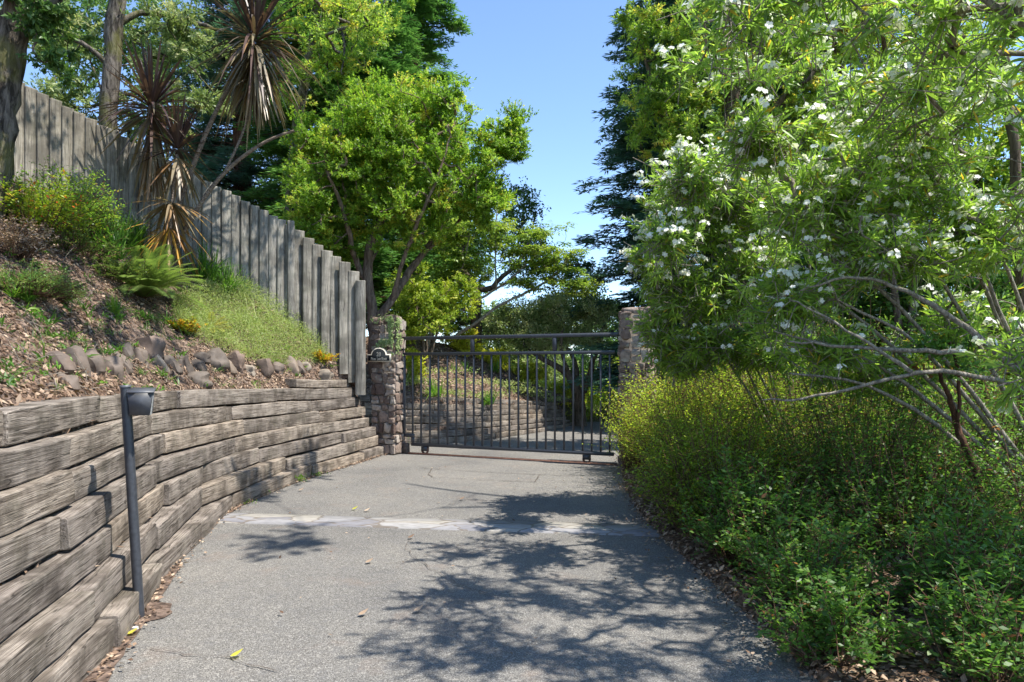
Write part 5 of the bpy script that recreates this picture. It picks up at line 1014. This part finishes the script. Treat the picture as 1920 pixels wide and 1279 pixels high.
bb(600, 676, 16, 18, 'orange', 'tiny yellow orange leaved shrub at the fence foot near the gate pillar', 40, t=.62, L=.04, W_=.022, nl=50, group='orange tinted small shrubs')
bb(140, 475, 90, 55, 'fern', 'scrubby olive undergrowth in the middle of the upper left bank', 90, t=.15, L=.035, W_=.015)
# pale groundcover
mb = MB(); P = []; NN_ = []
for _ in range(52000):
    px, py = rng.uniform(325, 615), rng.uniform(520, 690)
    # outline of the patch
    top_ = np.interp(px, [325, 400, 470, 540, 615], [570, 548, 556, 580, 655]); bot = np.interp(px, [325, 370, 430, 500, 560, 615], [600, 640, 668, 690, 684, 686])
    if not (top_ < py < bot + rng.normal() * 5): continue
    q, n_ = onbank(px, py)
    if q is None: continue
    P.append(q); NN_.append(n_)
P = np.array(P); n = len(P); hgt = .14 + .2 * np.array([.5 + noise.noise(Vector(p) * 2.2) for p in P]); hgt = np.maximum(hgt, .04); rise = rng.random(n) * hgt
a = rng.random(n) * 6.283; el = np.radians(rng.uniform(10, 80, n)); D = np.c_[np.cos(el) * np.cos(a), np.cos(el) * np.sin(a), np.sin(el)]
leafq(mb, P + np.array([0, 0, 1.]) * rise[:, None], D, nz(rdir(n) + [0, 0, .8]), .065 * (.5 + rng.random(n)), .007, np.clip(.45 + rng.normal(size=n) * .22, 0, .95), droop=.3)
gc = mb.build('groundcover', G['pgrass'], smooth=False); tag(gc, 'pale yellow green fine leaved groundcover spilling down the bank below the fence', 'groundcover', kind='stuff')
mb = MB(); k = rng.choice(n, 260, replace=False); leafq(mb, np.repeat(P[k] + np.array([0, 0, 1.]) * (hgt[k] + .05)[:, None], 4, 0), np.tile(np.array([[1, 0, .2], [0, 1, .2], [-1, 0, .2], [0, -1, .2]]), (260, 1)), np.tile([0, 0, 1.], (1040, 1)), .010, .009, .5); mb.build('tiny_flowers', G['flower'], gc, smooth=False)
# weeds at the wall foot, ivy on the pillar, plants on the lower bank
def weeds(name, px, py, w_, n, label, L=.05, zmax=.08, t=.7, mat='grass'):
    c = gnd(px, py); mb = MB(); P = c + np.c_[rng.normal(size=n) * w_, rng.normal(size=n) * w_ * .8, rng.random(n) * zmax]; leafq(mb, P, nz(rdir(n) + [0, 0, 1.2]), rdir(n), L * (.5 + rng.random(n)), .012, np.clip(t + rng.normal(size=n) * .2, 0, 1), droop=.2)
    tag(mb.build(name, G[mat], smooth=False, loc=tuple(c)), label, 'weed', 'weeds at the foot of the timber wall')
weeds('weed', 559, 904, .05, 130, 'largest bright green weed at the foot of the timber wall'); weeds('weed', 590, 893, .07, 70, 'thin weed right of the largest one at the wall foot', zmax=.04)
weeds('weed', 490, 928, .05, 60, 'small weed left of the largest one along the wall foot', zmax=.03); weeds('weed', 460, 944, .07, 60, 'mossy weeds between wall foot and asphalt above the flagstone strip', zmax=.02, L=.03)
weeds('weed', 422, 957, .03, 30, 'tiny weed beside the left end of the flagstone strip', zmax=.03, L=.04)
weeds('weed', 737, 845, .12, 220, 'weeds growing at the base of the left stone pillar', zmax=.2, L=.06, mat='ivy'); weeds('weed', 692, 850, .09, 120, 'weeds in front of the lowest sleeper beside the left pillar', zmax=.15, L=.06, mat='ivy')
mb = MB(); wd = MB(); F3 = lambda x, z, y: np.array([*(PL + gd * x - gn * y), z])
P = []; NN_ = []
for (x0, z0, x1, z1, n, w_) in ((-.22, 2.42, .0, 2.45, 30, .04), (.08, 2.46, .28, 2.38, 130, .045), (.22, 2.42, .25, 1.98, 300, .045), (.25, 2.02, .0, 2.0, 150, .035), (.02, 2.02, -.1, 1.93, 50, .03), (.26, 2.0, .28, 1.8, 60, .03)):
    f = rng.random(n)[:, None]; q = np.array([x0, z0]) * (1 - f) + np.array([x1, z1]) * f + rng.normal(size=(n, 2)) * w_
    for (x, z) in q:
        if x > .25: P.append(F3(.28 + rng.random() * .03, min(z, 2.52), .2 - (x - .25) * 2.2)); NN_.append([*gd, .3])
        else: P.append(F3(x, min(z, 2.56), .235 + rng.random() * .03 if z < 2.45 else rng.uniform(-.1, .22))); NN_.append([*(-gn), .3 if z < 2.45 else 3])
    tube(wd, np.array([F3(x0, z0, .235), F3((x0 + x1) / 2, (z0 + z1) / 2, .25), F3(x1, z1, .235)]), .004, 5)
P = np.array(P); NN_ = nz(NN_); n = len(P); D = rdir(n) + [0, 0, -.3]; D = nz(D - (D * NN_).sum(1, keepdims=True) * NN_); leafq(mb, P, D, nz(NN_ + rdir(n) * .4), .04 * (.6 + .8 * rng.random(n)), .03, np.clip(.5 + rng.normal(size=n) * .25, 0, 1))
iv = empty('ivy_vine', F3(.1, 2.4, .2), 'pale green ivy trailing over the top right of the left stone pillar', 'ivy'); mb.build('leaves', G['ivy'], iv, smooth=False); wd.build('vine_stem', MAT['stem'], iv)
for (px, py, n, L, lb, t, mt) in ((812, 745, 90, 45, 'green strap clump on the lower bank, second bar group from the left', .7, 'grass'), (905, 760, 80, 42, 'dark strap clump on the lower bank at the gate centre', .25, 'grass'), (765, 722, 90, 50, 'pale grassy clump on the lower bank beside the left pillar', .6, 'pgrass'), (985, 738, 90, 36, 'pale tuft on the lower bank right of the gate centre', .5, 'pgrass'), (930, 700, 70, 34, 'small green tuft high on the lower bank', .5, 'grass'), (860, 700, 70, 34, 'green tuft high on the lower bank under the yellow azalea', .4, 'grass')):
    clump('bank_tuft', px, py, n, L, .02, mt, lb, 'plant', group='tufts on the lower bank', t=t, B=BV2, r=.2)
mb = MB()
for (px, py, w_) in ((800, 700, .5), (880, 720, .5), (960, 735, .4), (900, 745, .4), (780, 720, .3), (1000, 742, .3), (1030, 752, .25), (940, 725, .3), (840, 742, .3)):
    q, _ = onbank(px, py, BV2)
    if q is None: continue
    n = 500; P = q + np.c_[rng.normal(size=n) * w_, rng.normal(size=n) * w_, rng.random(n) * .12]; leafq(mb, P, nz(rdir(n) + [0, 0, .5]), rdir(n), .06, .02, rng.random(n), droop=.2)
tag(mb.build('bank_weeds', G['pgrass'], smooth=False), 'low pale weeds dotted over the lower bank beyond the gate', 'weeds', kind='stuff')
# far dark railing and hedge line at the end of the drive
ra = empty('far_railing', (3.3, 20.3, 0), 'low black iron railing at the far end of the drive', 'railing'); m = MB()
x0, x1, yy = at(1135, 0, 20.3)[0], at(1215, 0, 20.3)[0], 20.3
box(m, ((x0 + x1) / 2, yy, .42), ((x1 - x0) / 2, .015, .015)); m.build('rail', MAT['metal'], ra, smooth=False); m = MB(); box(m, ((x0 + x1) / 2, yy, .06), ((x1 - x0) / 2, .015, .015))
m.build('rail', MAT['metal'], ra, smooth=False)
for x in np.arange(x0, x1, .12): m = MB(); box(m, (x, yy, .22), (.009, .009, .22)); m.build('baluster', MAT['metal'], ra, smooth=False)
bush(3.2, 21.2, 1.6, .5, .7, 120, 40, .06, .03, 'coton', 'low sunny green hedge behind the far railing', None, z0=-.05, side=5, cat='hedge', name='hedge')
simple_tree('backdrop_tree', 1500, 19, 800, [blob(1300, 640, 19, 120, 110, 1.8), blob(1480, 620, 20, 150, 130, 2), blob(1700, 600, 19, 150, 150, 2), blob(1900, 600, 18, 150, 150, 2)], 'dark', 'dark green thicket closing the view behind everything on the right', 420, 12, 10, .6, .15, .075, tmean=.45, group='trees behind the oleander', z=0)

# sprouts, dry stems and weeds through the mulch
mb = MB(); k = 0
for _ in range(330):
    px, py = rng.uniform(0, 640), rng.uniform(470, 735)
    q, n_ = onbank(px, py)
    if q is None: continue
    n = int(rng.integers(5, 26)); kind_ = rng.random(); tt = .15 + .6 * rng.random()
    P = q + rng.normal(size=(n, 3)) * [.035, .035, .004]; D = nz(rdir(n) * .8 + [0, 0, .9]); leafq(mb, P, D, rdir(n), (.05 + .09 * rng.random()) * (.5 + rng.random(n)), .006 + .012 * (kind_ < .35), np.clip(tt + rng.normal(size=n) * .15, 0, 1), droop=.25)
tag(mb.build('bank_sprouts', G['grass'], smooth=False), 'small green sprouts and grass blades coming up through the mulch and between the stones', 'sprouts', kind='stuff')
mb = MB()
for _ in range(420):
    px, py = rng.uniform(0, 660), rng.uniform(480, 740); q, n_ = onbank(px, py)
    if q is None: continue
    d = rdir(1)[0]; d = nz(d - n_ * (d @ n_) * .8); l_ = rng.uniform(.08, .35); tube(mb, np.array([q + n_ * .012, q + d * l_ * .5 + n_ * .02 + rng.normal(size=3) * .01, q + d * l_ + n_ * .015]), [.003, .0025, .0015], 4)
tag(mb.build('dry_twigs', MAT['bark_pale'], smooth=False), 'thin dry twigs lying on the mulch of the bank', 'twigs', kind='stuff')
